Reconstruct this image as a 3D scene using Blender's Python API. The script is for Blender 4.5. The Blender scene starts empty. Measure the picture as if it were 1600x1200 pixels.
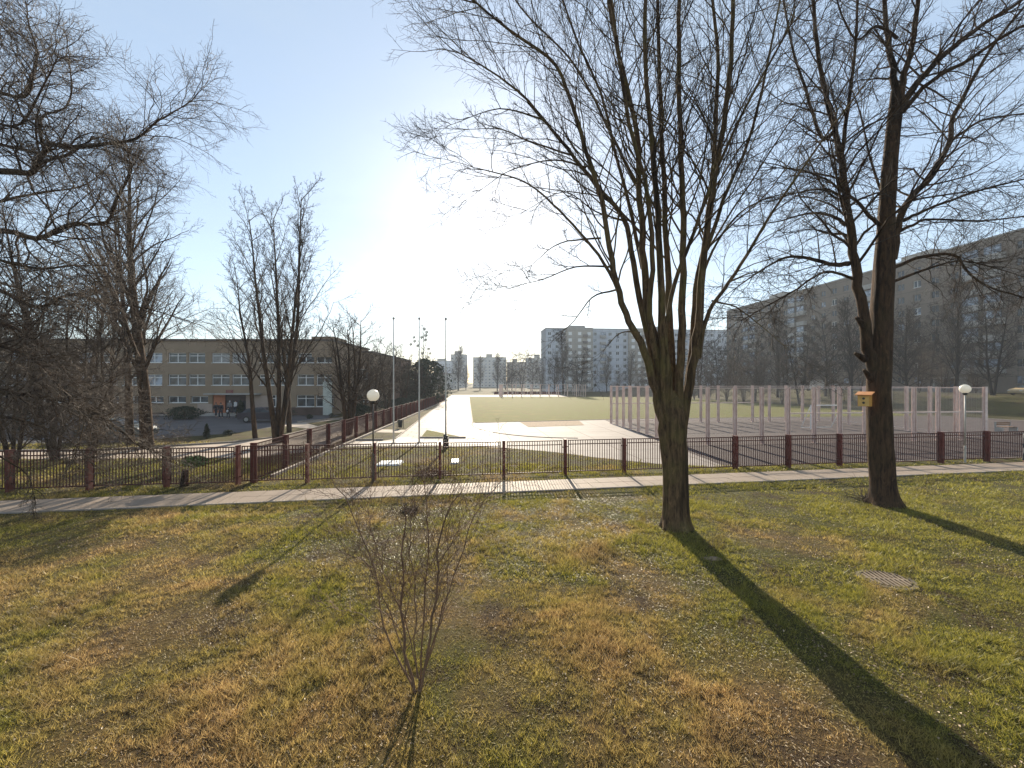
import bpy, bmesh, math, random
import numpy as np
from mathutils import Vector, Matrix, noise as mnoise
PI = math.pi
R = math.radians
rng = random.Random(7)
nrng = np.random.default_rng(7)
F, CX, CY, CAMZ = 650.0, 800.0, 598.0, 4.0     # measured: focal length in photo pixels, eye height
sc = bpy.context.scene
COL = sc.collection

# ------------------------------------------------------------------ camera, sky, sun, exposure
cam_d = bpy.data.cameras.new('camera'); cam = bpy.data.objects.new('camera', cam_d); COL.objects.link(cam)
cam.location = (0, 0, CAMZ); cam.rotation_euler = (R(90), 0, 0)
cam_d.sensor_width = 36; cam_d.lens = 36*F/1600; cam_d.shift_y = -2/1600
cam_d.clip_start = 0.1; cam_d.clip_end = 6000
sc.camera = cam
SUN_EL, SUN_AZ = R(22.8), R(-1.2)                # azimuth from +Y towards +X
w = bpy.data.worlds.new("World"); sc.world = w; w.use_nodes = True
nt = w.node_tree; bg = nt.nodes['Background']
sky = nt.nodes.new('ShaderNodeTexSky'); sky.sky_type = 'NISHITA'; sky.sun_disc = False
sky.sun_elevation = SUN_EL; sky.sun_rotation = SUN_AZ
sky.air_density = 1.0; sky.dust_density = 0.4; sky.ozone_density = 1.4
tc = nt.nodes.new('ShaderNodeTexCoord'); mp0 = nt.nodes.new('ShaderNodeMapping'); mp0.inputs['Scale'].default_value = (1.0, 1.6, 3.2); mp0.inputs['Rotation'].default_value = (0, .25, .5)
cn = nt.nodes.new('ShaderNodeTexNoise'); cn.inputs['Scale'].default_value = 2.2; cn.inputs['Detail'].default_value = 7; cn.inputs['Roughness'].default_value = .62; cn.inputs['Distortion'].default_value = .5
nt.links.new(tc.outputs['Generated'], mp0.inputs[0]); nt.links.new(mp0.outputs[0], cn.inputs['Vector'])
cr = nt.nodes.new('ShaderNodeMapRange'); cr.inputs[1].default_value = .42; cr.inputs[2].default_value = .72; cr.inputs[3].default_value = .50; cr.inputs[4].default_value = .66
nt.links.new(cn.outputs['Fac'], cr.inputs[0])
veil = nt.nodes.new('ShaderNodeMix'); veil.data_type = 'RGBA'; veil.inputs[7].default_value = (2.95, 3.55, 4.1, 1)   # thin high cloud veil over the clear sky
nt.links.new(cr.outputs[0], veil.inputs[0]); nt.links.new(sky.outputs[0], veil.inputs[6]); nt.links.new(veil.outputs[2], bg.inputs[0]); bg.inputs[1].default_value = 0.088
sd = bpy.data.lights.new('sun', 'SUN'); sd.energy = 5.0; sd.angle = R(0.53); sd.color = (1.0, 0.88, 0.70)
sun = bpy.data.objects.new('sun', sd); COL.objects.link(sun)
sdir = Vector((math.sin(SUN_AZ)*math.cos(SUN_EL), math.cos(SUN_AZ)*math.cos(SUN_EL), math.sin(SUN_EL)))
sun.rotation_euler = sdir.to_track_quat('Z', 'Y').to_euler(); sun.location = (0, 60, 60)
sc.view_settings.view_transform = 'Standard'; sc.view_settings.look = 'None'
sc.view_settings.exposure = 1.3; sc.view_settings.gamma = 1; sc.view_settings.use_curve_mapping = False
sc.cycles.max_bounces = 5; sc.cycles.volume_bounces = 0; sc.cycles.diffuse_bounces = 3
sc.cycles.use_denoising = True

# ------------------------------------------------------------------ helpers
def P(px, py, Y): return Vector(((px-CX)/F*Y, Y, CAMZ+(CY-py)/F*Y))
def G(px, py):
    Y = F*CAMZ/(py-CY); return ((px-CX)/F*Y, Y)
def smooth(t): t = min(1, max(0, t)); return t*t*(3-2*t)
def ground_z(x, y):
    s = x+0.1*(y-60)
    h = 2.2*smooth((s-57)/12.0)*smooth((y-30)/14)
    if y < 14.5:
        f = smooth((14.2-y)/3)
        h += f*0.05*mnoise.noise(Vector((x*.55, y*.55, 0)))+f*.022*mnoise.noise(Vector((x*1.9, y*1.9, 4)))
    return h
def meta(o, label=None, cat=None, group=None, kind=None):
    if label: o['label'] = label
    if cat: o['category'] = cat
    if group: o['group'] = group
    if kind: o['kind'] = kind
    return o
def link(name, me, mat=None, parent=None, loc=None, rz=None):
    o = bpy.data.objects.new(name, me); COL.objects.link(o)
    if mat is not None and me is not None and len(me.materials) == 0:
        for m in (mat if isinstance(mat, (list, tuple)) else [mat]): me.materials.append(m)
    if parent: o.parent = parent
    if loc is not None: o.location = loc
    if rz is not None: o.rotation_euler = (0, 0, rz)
    return o
def empty(name, loc, rz=0, label=None, cat=None, group=None):
    o = bpy.data.objects.new(name, None); COL.objects.link(o); o.empty_display_size = .2
    o.location = loc; o.rotation_euler = (0, 0, rz)
    return meta(o, label, cat, group)
class MB:
    def __init__(s): s.v = []; s.f = []; s.m = []; s.cm = 0
    def add(s, vs, fs):
        b = len(s.v); s.v += [tuple(v) for v in vs]; s.f += [tuple(i+b for i in f) for f in fs]; s.m += [s.cm]*len(fs); return s
    def box(s, x0, x1, y0, y1, z0, z1):
        return s.add([(x0,y0,z0),(x1,y0,z0),(x1,y1,z0),(x0,y1,z0),(x0,y0,z1),(x1,y0,z1),(x1,y1,z1),(x0,y1,z1)],
            [(0,3,2,1),(4,5,6,7),(0,1,5,4),(1,2,6,5),(2,3,7,6),(3,0,4,7)])
    def bar(s, a, b, wd, ht=None):
        a = Vector(a); b = Vector(b); ht = ht or wd; d = (b-a).normalized()
        up = Vector((0,0,1)) if abs(d.z) < .9 else Vector((1,0,0))
        x = d.cross(up).normalized()*wd/2; y = x.cross(d).normalized()*ht/2
        vs = [a-x-y, a+x-y, a+x+y, a-x+y, b-x-y, b+x-y, b+x+y, b-x+y]
        return s.add(vs, [(0,3,2,1),(4,5,6,7),(0,1,5,4),(1,2,6,5),(2,3,7,6),(3,0,4,7)])
    def tube(s, pts, rad, n=8, cap=True):
        pts = [Vector(p) for p in pts]; vs = []; fs = []
        if not isinstance(rad, (list, tuple)): rad = [rad]*len(pts)
        for i, p in enumerate(pts):
            d = (pts[min(i+1, len(pts)-1)]-pts[max(i-1, 0)]).normalized()
            ref = Vector((0,1,0)) if abs(d.y) < .8 else Vector((1,0,0))
            u = d.cross(ref).normalized(); v = d.cross(u)
            for k in range(n):
                a = 2*PI*k/n; vs.append(p+(u*math.cos(a)+v*math.sin(a))*rad[i])
        for i in range(len(pts)-1):
            for k in range(n):
                k2 = (k+1) % n; fs.append((i*n+k, i*n+k2, (i+1)*n+k2, (i+1)*n+k))
        if cap: fs += [tuple(range(n))[::-1], tuple((len(pts)-1)*n+k for k in range(n))]
        return s.add(vs, fs)
    def lathe(s, prof, n=16, c=(0,0,0)):
        vs = []; fs = []
        for r, z in prof:
            for k in range(n):
                a = 2*PI*k/n; vs.append((c[0]+r*math.cos(a), c[1]+r*math.sin(a), c[2]+z))
        for i in range(len(prof)-1):
            for k in range(n):
                k2 = (k+1) % n; fs.append((i*n+k, i*n+k2, (i+1)*n+k2, (i+1)*n+k))
        fs += [tuple(range(n))[::-1], tuple((len(prof)-1)*n+k for k in range(n))]
        return s.add(vs, fs)
    def prism(s, poly, z0, z1):
        n = len(poly); vs = [(x,y,z0) for x,y in poly]+[(x,y,z1) for x,y in poly]
        return s.add(vs, [tuple(range(n))[::-1], tuple(range(n,2*n))]+[(i,(i+1)%n,n+(i+1)%n,n+i) for i in range(n)])
    def mesh(s, name='mesh', smooth_=False):
        me = bpy.data.meshes.new(name); me.from_pydata(s.v, [], s.f); me.update()
        if any(s.m): me.polygons.foreach_set('material_index', s.m)
        if smooth_: me.polygons.foreach_set('use_smooth', [True]*len(me.polygons))
        return me
    def obj(s, name, mat, parent=None, loc=None, rz=None, smooth_=False):
        return link(name, s.mesh(name, smooth_), mat, parent, loc, rz)

# ------------------------------------------------------------------ materials
def newmat(name):
    m = bpy.data.materials.new(name); m.use_nodes = True; n = m.node_tree
    return m, n, n.nodes['Principled BSDF'], n.nodes['Material Output']
def N(n, t, **k):
    o = n.nodes.new(t)
    for a, b in k.items(): setattr(o, a, b)
    return o
def ramp(n, src, stops):
    r = N(n, 'ShaderNodeValToRGB'); n.links.new(src, r.inputs[0]); e = r.color_ramp.elements
    while len(e) < len(stops): e.new(.5)
    for i, (p, c) in enumerate(stops):
        e[i].position = p; e[i].color = (c, c, c, 1) if isinstance(c, (int, float)) else (*c, 1)
    return r.outputs[0]
def noise_t(n, scale, detail=4, rough=.6, vec=None, dist=0):
    t = N(n, 'ShaderNodeTexNoise'); t.inputs['Scale'].default_value = scale; t.inputs['Detail'].default_value = detail
    t.inputs['Roughness'].default_value = rough; t.inputs['Distortion'].default_value = dist
    if vec is None: vec = coord(n)
    n.links.new(vec, t.inputs['Vector']); return t.outputs['Fac']
def coord(n, kind='Object', scale=None):
    c = N(n, 'ShaderNodeTexCoord').outputs[kind]
    if scale:
        mp = N(n, 'ShaderNodeMapping'); mp.inputs['Scale'].default_value = scale; n.links.new(c, mp.inputs[0]); return mp.outputs[0]
    return c
def mix(n, f, a, b, mode='MIX'):
    m = N(n, 'ShaderNodeMix', data_type='RGBA', blend_type=mode)
    for s, v in ((m.inputs[0], f), (m.inputs[6], a), (m.inputs[7], b)):
        if hasattr(v, 'is_linked'): n.links.new(v, s)
        elif isinstance(v, tuple): s.default_value = (*v, 1)
        else: s.default_value = v
    return m.outputs[2]
def bump(n, bs, h, strength=.4, dist=.02):
    b = N(n, 'ShaderNodeBump'); b.inputs['Strength'].default_value = strength; b.inputs['Distance'].default_value = dist
    n.links.new(h, b.inputs['Height']); n.links.new(b.outputs[0], bs.inputs['Normal'])
def plain(name, c, rough=.6, metal=0, var=.25, scale=6, bmp=.15, c2=None):
    m, n, bs, out = newmat(name)
    f = noise_t(n, scale, 5, .65)
    c2 = c2 or tuple(x*(1-var) for x in c)
    n.links.new(mix(n, ramp(n, f, [(.35, 0.0), (.65, 1.0)]), c2, c), bs.inputs['Base Color'])
    bs.inputs['Roughness'].default_value = rough; bs.inputs['Metallic'].default_value = metal
    if bmp: bump(n, bs, noise_t(n, scale*6, 3), bmp, .01)
    return m
def mat_lawn(name, blades=False, far=False):
    m, n, bs, out = newmat(name)
    c = N(n, 'ShaderNodeNewGeometry').outputs['Position']
    a = noise_t(n, .33, 5, .62, c, .4); b = noise_t(n, .8, 6, .7, c, .6); fine = noise_t(n, 9, 4, .7, c)
    sep = N(n, 'ShaderNodeSeparateXYZ'); n.links.new(c, sep.inputs[0])
    gx = N(n, 'ShaderNodeMapRange'); gx.inputs[1].default_value = 1.5; gx.inputs[2].default_value = 9; gx.inputs[3].default_value = 0; gx.inputs[4].default_value = .13
    n.links.new(sep.outputs[0], gx.inputs[0])
    gy = N(n, 'ShaderNodeMapRange'); gy.inputs[1].default_value = 8; gy.inputs[2].default_value = 16; gy.inputs[3].default_value = 0; gy.inputs[4].default_value = .10
    n.links.new(sep.outputs[1], gy.inputs[0])
    ad = N(n, 'ShaderNodeMath', operation='ADD'); n.links.new(a, ad.inputs[0]); n.links.new(gx.outputs[0], ad.inputs[1])
    ad2 = N(n, 'ShaderNodeMath', operation='ADD'); n.links.new(ad.outputs[0], ad2.inputs[0]); n.links.new(gy.outputs[0], ad2.inputs[1])
    green = ramp(n, ad2.outputs[0], [(.40, 0.0), (.60, 1.0)])
    if blades:
        straw, grn = (.36, .25, .105), (.15, .17, .032)
        at = N(n, 'ShaderNodeAttribute'); at.attribute_name = 'rnd'
        r = at.outputs['Fac']
        straw_v = mix(n, r, (.20, .11, .04), (.66, .47, .20)); grn_v = mix(n, r, (.08, .095, .015), (.42, .36, .065))
        col = mix(n, green, straw_v, grn_v)
        dk = ramp(n, b, [(.36, 1.0), (.50, 0.0)])
        col = mix(n, dk, col, mix(n, .5, col, (.12, .085, .045)))
        n.links.new(col, bs.inputs['Base Color']); bs.inputs['Roughness'].default_value = .5
        bs.inputs['Specular IOR Level'].default_value = .35
        tr = N(n, 'ShaderNodeBsdfTranslucent'); n.links.new(col, tr.inputs[0])
        ms = N(n, 'ShaderNodeMixShader'); ms.inputs[0].default_value = .5
        n.links.new(bs.outputs[0], ms.inputs[1]); n.links.new(tr.outputs[0], ms.inputs[2]); n.links.new(ms.outputs[0], out.inputs[0])
    else:
        if far: straw, grn, soil = (.205, .16, .035), (.12, .13, .02), (.13, .10, .03)
        else: straw, grn, soil = (.13, .085, .035), (.07, .065, .017), (.05, .032, .018)
        col = mix(n, green, straw, grn)
        col = mix(n, ramp(n, b, [(.38, 1.0), (.50, 0.0)]), col, soil)
        col = mix(n, ramp(n, fine, [(.30, .55), (.7, 0.0)]), col, tuple(x*.45 for x in soil))
        if far: col = mix(n, ramp(n, noise_t(n, 1.6, 7, .8, c, .8), [(.38, .45), (.6, 0.0)]), col, (.10, .095, .018))
        n.links.new(col, bs.inputs['Base Color']); bs.inputs['Roughness'].default_value = .95
        bs.inputs['Specular IOR Level'].default_value = .1
        bump(n, bs, noise_t(n, 22, 6, .75, c), .8, .05)
    return m
def mat_bark(name, c1, c2, moss=(.075, .085, .03), mossf=.5, zs=.16):
    m, n, bs, out = newmat(name)
    v = coord(n, 'Object', (1, 1, zs))
    f = noise_t(n, 16, 6, .7, v, .5); big = noise_t(n, 1.3, 4, .6)
    col = mix(n, ramp(n, f, [(.36, 0.0), (.62, 1.0)]), c1, c2)
    col = mix(n, ramp(n, big, [(.46, 0.0), (.66, mossf)]), col, moss)
    lich = noise_t(n, 7, 5, .75, coord(n, 'Object', (1, 1, .6))); col = mix(n, ramp(n, lich, [(.60, 0.0), (.68, .55)]), col, tuple(min(1, x*1.9) for x in c2))
    wet = noise_t(n, 2.6, 3, .5, coord(n, 'Object', (1, 1, .07))); col = mix(n, ramp(n, wet, [(.56, 0.0), (.64, .8)]), col, tuple(x*.5 for x in c1))
    n.links.new(col, bs.inputs['Base Color']); bs.inputs['Roughness'].default_value = .9
    bs.inputs['Specular IOR Level'].default_value = .2
    bump(n, bs, f, 1.0, .03)
    return m
def mat_panel_wall(name, c, c2, pw=3.2, ph=3.0, seam=(.5, .5, .5), seamf=.5):
    m, n, bs, out = newmat(name)
    br = N(n, 'ShaderNodeTexBrick'); br.offset = 0; br.inputs['Scale'].default_value = 1
    br.inputs['Brick Width'].default_value = pw; br.inputs['Row Height'].default_value = ph
    br.inputs['Mortar Size'].default_value = .05; br.inputs['Mortar Smooth'].default_value = .2
    o = coord(n); sp = N(n, 'ShaderNodeSeparateXYZ'); cb = N(n, 'ShaderNodeCombineXYZ')
    n.links.new(o, sp.inputs[0]); n.links.new(sp.outputs[0], cb.inputs[0]); n.links.new(sp.outputs[2], cb.inputs[1])
    n.links.new(cb.outputs[0], br.inputs['Vector'])
    br.inputs['Color1'].default_value = (*c, 1); br.inputs['Color2'].default_value = (*c2, 1)
    br.inputs['Mortar'].default_value = (*[x*seamf for x in c], 1)
    g = noise_t(n, .35, 6, .7); col = mix(n, ramp(n, g, [(.35, .35), (.65, 0.0)]), br.outputs[0], tuple(x*.62 for x in c))
    n.links.new(col, bs.inputs['Base Color']); bs.inputs['Roughness'].default_value = .9
    return m
def mat_glass(name, c=(.02, .028, .035), rough=.08):
    m, n, bs, out = newmat(name)
    f = noise_t(n, 1.1, 2)
    n.links.new(mix(n, ramp(n, f, [(.4, 0.0), (.62, 1.0)]), c, tuple(x*2.6+.01 for x in c)), bs.inputs['Base Color'])
    bs.inputs['Roughness'].default_value = rough; return m
def mat_slab(name, c, c2, joint, bw=1.0, bh=.5, ang=0.0, mortar=.012, rough=.75, offset=.5):
    m, n, bs, out = newmat(name)
    mp = N(n, 'ShaderNodeMapping'); mp.inputs['Rotation'].default_value = (0, 0, ang)
    n.links.new(N(n, 'ShaderNodeNewGeometry').outputs['Position'], mp.inputs[0])
    br = N(n, 'ShaderNodeTexBrick'); br.offset = offset; br.inputs['Scale'].default_value = 1
    br.inputs['Brick Width'].default_value = bw; br.inputs['Row Height'].default_value = bh; br.inputs['Mortar Size'].default_value = mortar
    n.links.new(mp.outputs[0], br.inputs['Vector'])
    br.inputs['Color1'].default_value = (*c, 1); br.inputs['Color2'].default_value = (*c2, 1); br.inputs['Mortar'].default_value = (*joint, 1)
    g = noise_t(n, .6, 6, .7, mp.outputs[0]); g2 = noise_t(n, 30, 3, .7, mp.outputs[0])
    col = mix(n, ramp(n, g, [(.35, .45), (.6, 0.0)]), br.outputs[0], tuple(x*.6 for x in c))
    col = mix(n, ramp(n, g2, [(.3, .3), (.6, 0.0)]), col, tuple(x*.55 for x in c))
    n.links.new(col, bs.inputs['Base Color']); bs.inputs['Roughness'].default_value = rough
    bump(n, bs, g2, .25, .004); return m

M_LAWN = mat_lawn('lawn_ground'); M_FIELD = mat_lawn('field_grass', far=True); M_BLADE = mat_lawn('grass_blade', blades=True)
M_BARK = mat_bark('maple_bark', (.026, .016, .009), (.145, .092, .048), (.12, .10, .032), .6)
M_BARK2 = mat_bark('lime_bark', (.015, .009, .006), (.085, .048, .026), (.05, .042, .018), .3)
M_TWIG = plain('twig_bark', (.040, .027, .019), .8, var=.45, bmp=0)
M_TWIGB = plain('brown_twig_bark', (.085, .054, .032), .75, var=.5, bmp=0)
M_BGB = plain('background_bark', (.026, .021, .018), .9, var=.4, bmp=0)
M_SHRUB = plain('shrub_bark', (.19, .11, .065), .7, var=.5, bmp=0, scale=4)
M_CONIF = plain('evergreen_leaves', (.035, .05, .028), .8, var=.5, scale=2)
M_GREEN = plain('fresh_green_leaves', (.10, .17, .03), .7, var=.5, scale=9)
M_RED = plain('red_brown_paint', (.07, .018, .013), .65, var=.4, scale=3, bmp=.1, c2=(.055, .016, .013))
M_REDP = plain('worn_red_brown_post', (.13, .028, .02), .6, var=.4, scale=4, bmp=.2)
M_PINK = plain('whitewashed_steel_post', (.80, .64, .56), .5, var=.25, scale=2, c2=(.58, .42, .36))
M_WIRE = plain('galvanised_wire', (.45, .42, .40), .5, .3, var=.2)
M_WHITE = plain('white_paint', (.75, .75, .73), .5, var=.12)
M_POLE = plain('pale_aluminium_pole', (.56, .54, .50), .45, .2, var=.25)
M_DARKP = plain('dark_brown_lamp_paint', (.06, .045, .035), .5, var=.35)
M_GREYP = plain('grey_lamp_paint', (.42, .40, .36), .5, var=.3)
M_BLACK = plain('black_plastic', (.025, .024, .024), .6, var=.3)
def mat_globe():
    m, n, bs, out = newmat('opal_globe_glass')
    bs.inputs['Base Color'].default_value = (.86, .84, .78, 1); bs.inputs['Roughness'].default_value = .3
    tr = N(n, 'ShaderNodeBsdfTranslucent'); tr.inputs[0].default_value = (.9, .87, .8, 1)
    ms = N(n, 'ShaderNodeMixShader'); ms.inputs[0].default_value = .45
    n.links.new(bs.outputs[0], ms.inputs[1]); n.links.new(tr.outputs[0], ms.inputs[2]); n.links.new(ms.outputs[0], out.inputs[0]); return m
M_GLOBE = mat_globe()
M_STUCCO = plain('ochre_beige_stucco', (.28, .205, .135), .9, var=.18, scale=.5, bmp=.1)
M_STUCCO2 = plain('pinkish_plinth_stucco', (.42, .33, .27), .9, var=.18, scale=.6)
M_PLINTH = plain('dark_plinth', (.12, .075, .06), .9, var=.3, scale=1)
M_GLASS = mat_glass('window_glass'); M_GLASSB = mat_glass('pale_window_glass', (.12, .14, .17), .12)
M_OLDF = plain('old_window_frame', (.26, .22, .18), .6)
M_CURT = plain('curtained_glass', (.30, .30, .29), .35, var=.4, scale=2)
M_ROOF = plain('roof_edge_metal', (.10, .075, .06), .7, var=.3)
M_PANW = mat_panel_wall('white_concrete_panels', (.52, .55, .60), (.48, .51, .56))
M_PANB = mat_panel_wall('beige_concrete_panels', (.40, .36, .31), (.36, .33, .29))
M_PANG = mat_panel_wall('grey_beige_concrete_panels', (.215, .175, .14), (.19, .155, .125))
M_PANF = mat_panel_wall('far_pale_panels', (.50, .50, .48), (.46, .46, .45))
M_CONC = plain('concrete', (.38, .36, .33), .9, var=.25, scale=2)
ANG = math.atan(.16)
M_SLAB = mat_slab('sidewalk_slab', (.33, .255, .195), (.28, .22, .17), (.10, .08, .05), 5, 5, -ANG, .0)
M_JOINT = plain('sandy_joint', (.14, .11, .07), .95, var=.4, scale=8)
M_AVE = mat_slab('avenue_paving', (.42, .38, .345), (.36, .325, .29), (.15, .12, .095), 1.0, 1.0, -.107, .03, offset=.5)
M_PLAZA = mat_slab('plaza_concrete', (.32, .285, .26), (.285, .25, .23), (.12, .10, .08), 3.0, 3.0, -.107, .04, offset=0)
M_ASPH = plain('court_asphalt', (.075, .058, .056), .85, var=.3, scale=.7, bmp=.3, c2=(.052, .04, .04))
M_YARD = plain('yard_asphalt', (.10, .095, .10), .8, var=.3, scale=.5, bmp=.3)
M_WALK = plain('pinkish_walk', (.40, .33, .27), .85, var=.25, scale=1, bmp=.2)
M_KERB = plain('kerb_concrete', (.34, .29, .25), .9, var=.3, scale=3)
M_MULCH = plain('woodchip_mulch', (.23, .145, .075), .95, var=.55, scale=5, bmp=.8)
M_SOIL = plain('bare_soil', (.07, .05, .032), .95, var=.4, scale=7, bmp=.8)

def spec(m, v): m.node_tree.nodes['Principled BSDF'].inputs['Specular IOR Level'].default_value = v
for m_, v_ in ((M_ASPH, .12), (M_YARD, .15), (M_PLAZA, .06), (M_AVE, .08), (M_WALK, .2), (M_SLAB, .25), (M_RED, .2), (M_REDP, .25), (M_KERB, .2), (M_BARK, .1), (M_BARK2, .1), (M_TWIG, .25), (M_BGB, .1), (M_CONIF, .15)): spec(m_, v_)
# ------------------------------------------------------------------ ground, paving
def make_ground():
    ys = list(np.arange(-30, 3, 3))+list(np.arange(3, 16, .16))+list(np.arange(16, 30, 1))+list(np.arange(30, 160, 3))+[170, 200, 260, 350, 500, 700, 1000, 1500, 2500]
    xs = [-2500,-1200,-600,-300,-150,-90,-60,-45,-35,-28,-24]+list(np.arange(-20, 20.1, .2))+[22,24,28,34,40,46]+list(np.arange(48, 100, 2.5))+[110,150,300,600,1200,2500]
    nx, ny = len(xs), len(ys)
    vs = [(x, y, ground_z(x, y)) for y in ys for x in xs]
    fs = [(j*nx+i, j*nx+i+1, (j+1)*nx+i+1, (j+1)*nx+i) for j in range(ny-1) for i in range(nx-1)]
    me = bpy.data.meshes.new('ground'); me.from_pydata([tuple(map(float, v)) for v in vs], [], fs); me.update()
    me.polygons.foreach_set('use_smooth', [True]*len(fs))
    meta(link('ground', me, M_LAWN), kind='structure')
make_ground()
def sheet(name, poly, z, mat, kind='structure', thick=None):
    bm = bmesh.new(); vs = [bm.verts.new((x, y, z)) for x, y in poly]; f = bm.faces.new(vs)
    if f.normal.z < 0: f.normal_flip()
    bm.normal_update()
    if f.normal.z < 0: bmesh.ops.reverse_faces(bm, faces=[f])
    bmesh.ops.triangulate(bm, faces=bm.faces[:])
    me = bpy.data.meshes.new(name); bm.to_mesh(me); bm.free()
    return meta(link(name, me, mat), kind=kind)
def fenceY(x): return 17.75+.14*x
WALKL = lambda x: 15.2+.16*x
AV_L = lambda y: -8.3-.107*(y-29.5)
FI_L = lambda y: -3.9-.107*(y-41.3)
AVENUE = [(-10.6, 26.0), (-4.6, 26.3), (-.7, 25.7), (-.7, 33.5), (-2.6, 38), (-3.6, 41), (FI_L(120), 120), (AV_L(122), 122), (AV_L(29.6), 29.6), (-8.9, 28.6), (-10.9, 28.6)]
PLAZA = [(-.7, 25.7), (2.6, 23.9), (4.3, 22.4), (7.2, 20.5), (9.6, 19.75), (46, 24.9), (56, 40), (52, 50.5), (33, 48.3), (12.6, 45.5), (-3.9, 41.3), (-3.6, 41), (-2.6, 38), (-.7, 33.5)]
COURT = [(10.2, 20.0), (46, 25.1), (55.5, 40), (51.5, 50.2), (33, 48.1), (9.9, 44.5)]
FIELD = [(FI_L(41.5), 41.5), (12.6, 45.7), (33, 48.6), (50, 50.8), (46, 118), (12, 118), (FI_L(116), 116)]
FARP = [(FI_L(118), 118.2), (14, 118.2), (18, 124), (16, 136), (AV_L(136), 136), (AV_L(120), 120.2)]
WALKW = [(-60, 23.2), (-24.3, 24.3), (-18.5, 27.6), (-16.9, 30.6), (-17.6, 45), (-20.5, 110), (-16.6, 110), (-11.9, 31), (-11.6, 24.2), (-14, 22.2), (-24, 21.8), (-60, 20.8)]
YARD = [(-90, 27.2), (-32, 27.2), (-27, 27.8), (-22, 33), (-21.5, 37.5), (-20.4, 41), (-21, 50.9), (-90, 50.9)]
sheet('avenue', AVENUE, .008, M_AVE); sheet('plaza', PLAZA, .004, M_PLAZA); sheet('court_surface', COURT, .012, M_ASPH)
sheet('playing_field', FIELD, .016, M_FIELD); sheet('far_pavement', FARP, .012, M_PLAZA)
sheet('school_walkway', WALKW, .006, M_WALK); sheet('school_yard', YARD, .010, M_YARD)
sheet('garden_path', [(-20.4, 41.2), (-17.9, 47), (-17.7, 49.2), (-21.3, 44.5), (-21.4, 38.5), (-17.5, 36), (-17.3, 37.5)], .014, M_WALK)
TRI = [P_ for P_ in [G(657, 684.5), G(667, 672), G(728, 684.5)]]
sheet('grass_triangle', TRI, .02, M_FIELD)
CROSS = [(-11.0, 33.5), (-9.0, 33.2), (-8.7, 35.2), (-11.1, 35.6)]
sheet('cross_path', CROSS, .01, M_WALK)
MUL = [G(812, 659.5), G(905, 657.5), G(913, 664.5), G(826, 667.5)]
sheet('mulch_bed', MUL, .022, M_MULCH)
def kerb(name, pts, h=.10, wd=.10):
    m = MB()
    for a, b in zip(pts, pts[1:]): m.bar((a[0], a[1], h/2), (b[0], b[1], h/2), wd, h)
    return meta(m.obj(name, M_KERB), kind='structure')
kerb('kerb', [(-11.4, 28.7), (-8.9, 28.75)], .13); kerb('kerb', [(TRI[0][0], TRI[0][1]-.1), (TRI[2][0], TRI[2][1]-.1)], .12)
arc = []
for i in range(14):
    t = i/13*PI/2; arc.append((-3.9+11.5*(1-math.cos(t))*.75, 41.2-11.3*math.sin(t)))
kerb('kerb', arc, .05, .09)
kerb('kerb', [(-3.9, 41.3), (FI_L(117), 117)], .06, .1); kerb('kerb', [(-3.7, 41.35), (12.6, 45.6), (33, 48.4)], .05, .1)
kerb('kerb', [(-60, 23.35), (-24.3, 24.4), (-18.6, 27.7), (-17.0, 30.7), (-17.7, 45), (-20.5, 110)], .11, .12)
kerb('kerb', [(-9.3-.06*y+.25, y) for y in (17.5, 30, 60, 96)], .14, .14)
kerb('kerb', [(-21.3, 41.3), (-18.1, 47.1)], .18, .12); kerb('kerb', [(-90, 50.7), (-33, 50.6)], .16, .2)
kerb('kerb', [(AV_L(29.8), 29.8), (AV_L(96), 96)], .06, .1)

# sidewalk of single slabs
def make_sidewalk():
    base = MB(); d = Vector((1, .16, 0)).normalized(); nrm = Vector((-d.y, d.x, 0))
    a = Vector((-27, WALKL(-27), 0)); L = 60
    root = base.add([a+Vector((0,0,.004)), a+d*L+Vector((0,0,.004)), a+d*L+nrm*1.53+Vector((0,0,.004)), a+nrm*1.53+Vector((0,0,.004))], [(0,1,2,3)]).obj('sidewalk', M_JOINT)
    meta(root, kind='structure')
    variants = []
    for k in range(4):
        m = MB(); g = .006; j = [rng.uniform(-.003, .003) for _ in range(4)]
        m.box(g, .5-g, g, .75-g, .0, .028); me = m.mesh('paving_slab'); 
        me.vertices[4].co.z += j[0]; me.vertices[6].co.z += j[1]; me.materials.append(M_SLAB); variants.append(me)
    kb = bpy.data.meshes.new('kerb_stone'); mk = MB(); mk.box(0.005, .995, -.08, -.01, 0, .05); kb = mk.mesh('kerb_stone'); kb.materials.append(M_KERB)
    for i in range(int(L/.5)):
        for r in range(2):
            p = a+d*(i*.5)+nrm*(r*.765)
            if abs(p.x) > 1.27*p.y+.8: continue
            o = link('paving_slab', variants[rng.randrange(4)], None, root, (p.x, p.y, .004+rng.uniform(0, .006)), math.atan2(d.y, d.x)+rng.uniform(-.006, .006))
    for i in range(int(L)):
        p = a+d*i
        if abs(p.x) < 1.27*p.y+1: link('kerb_stone', kb, None, root, (p.x, p.y, 0), math.atan2(d.y, d.x))
make_sidewalk()
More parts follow.
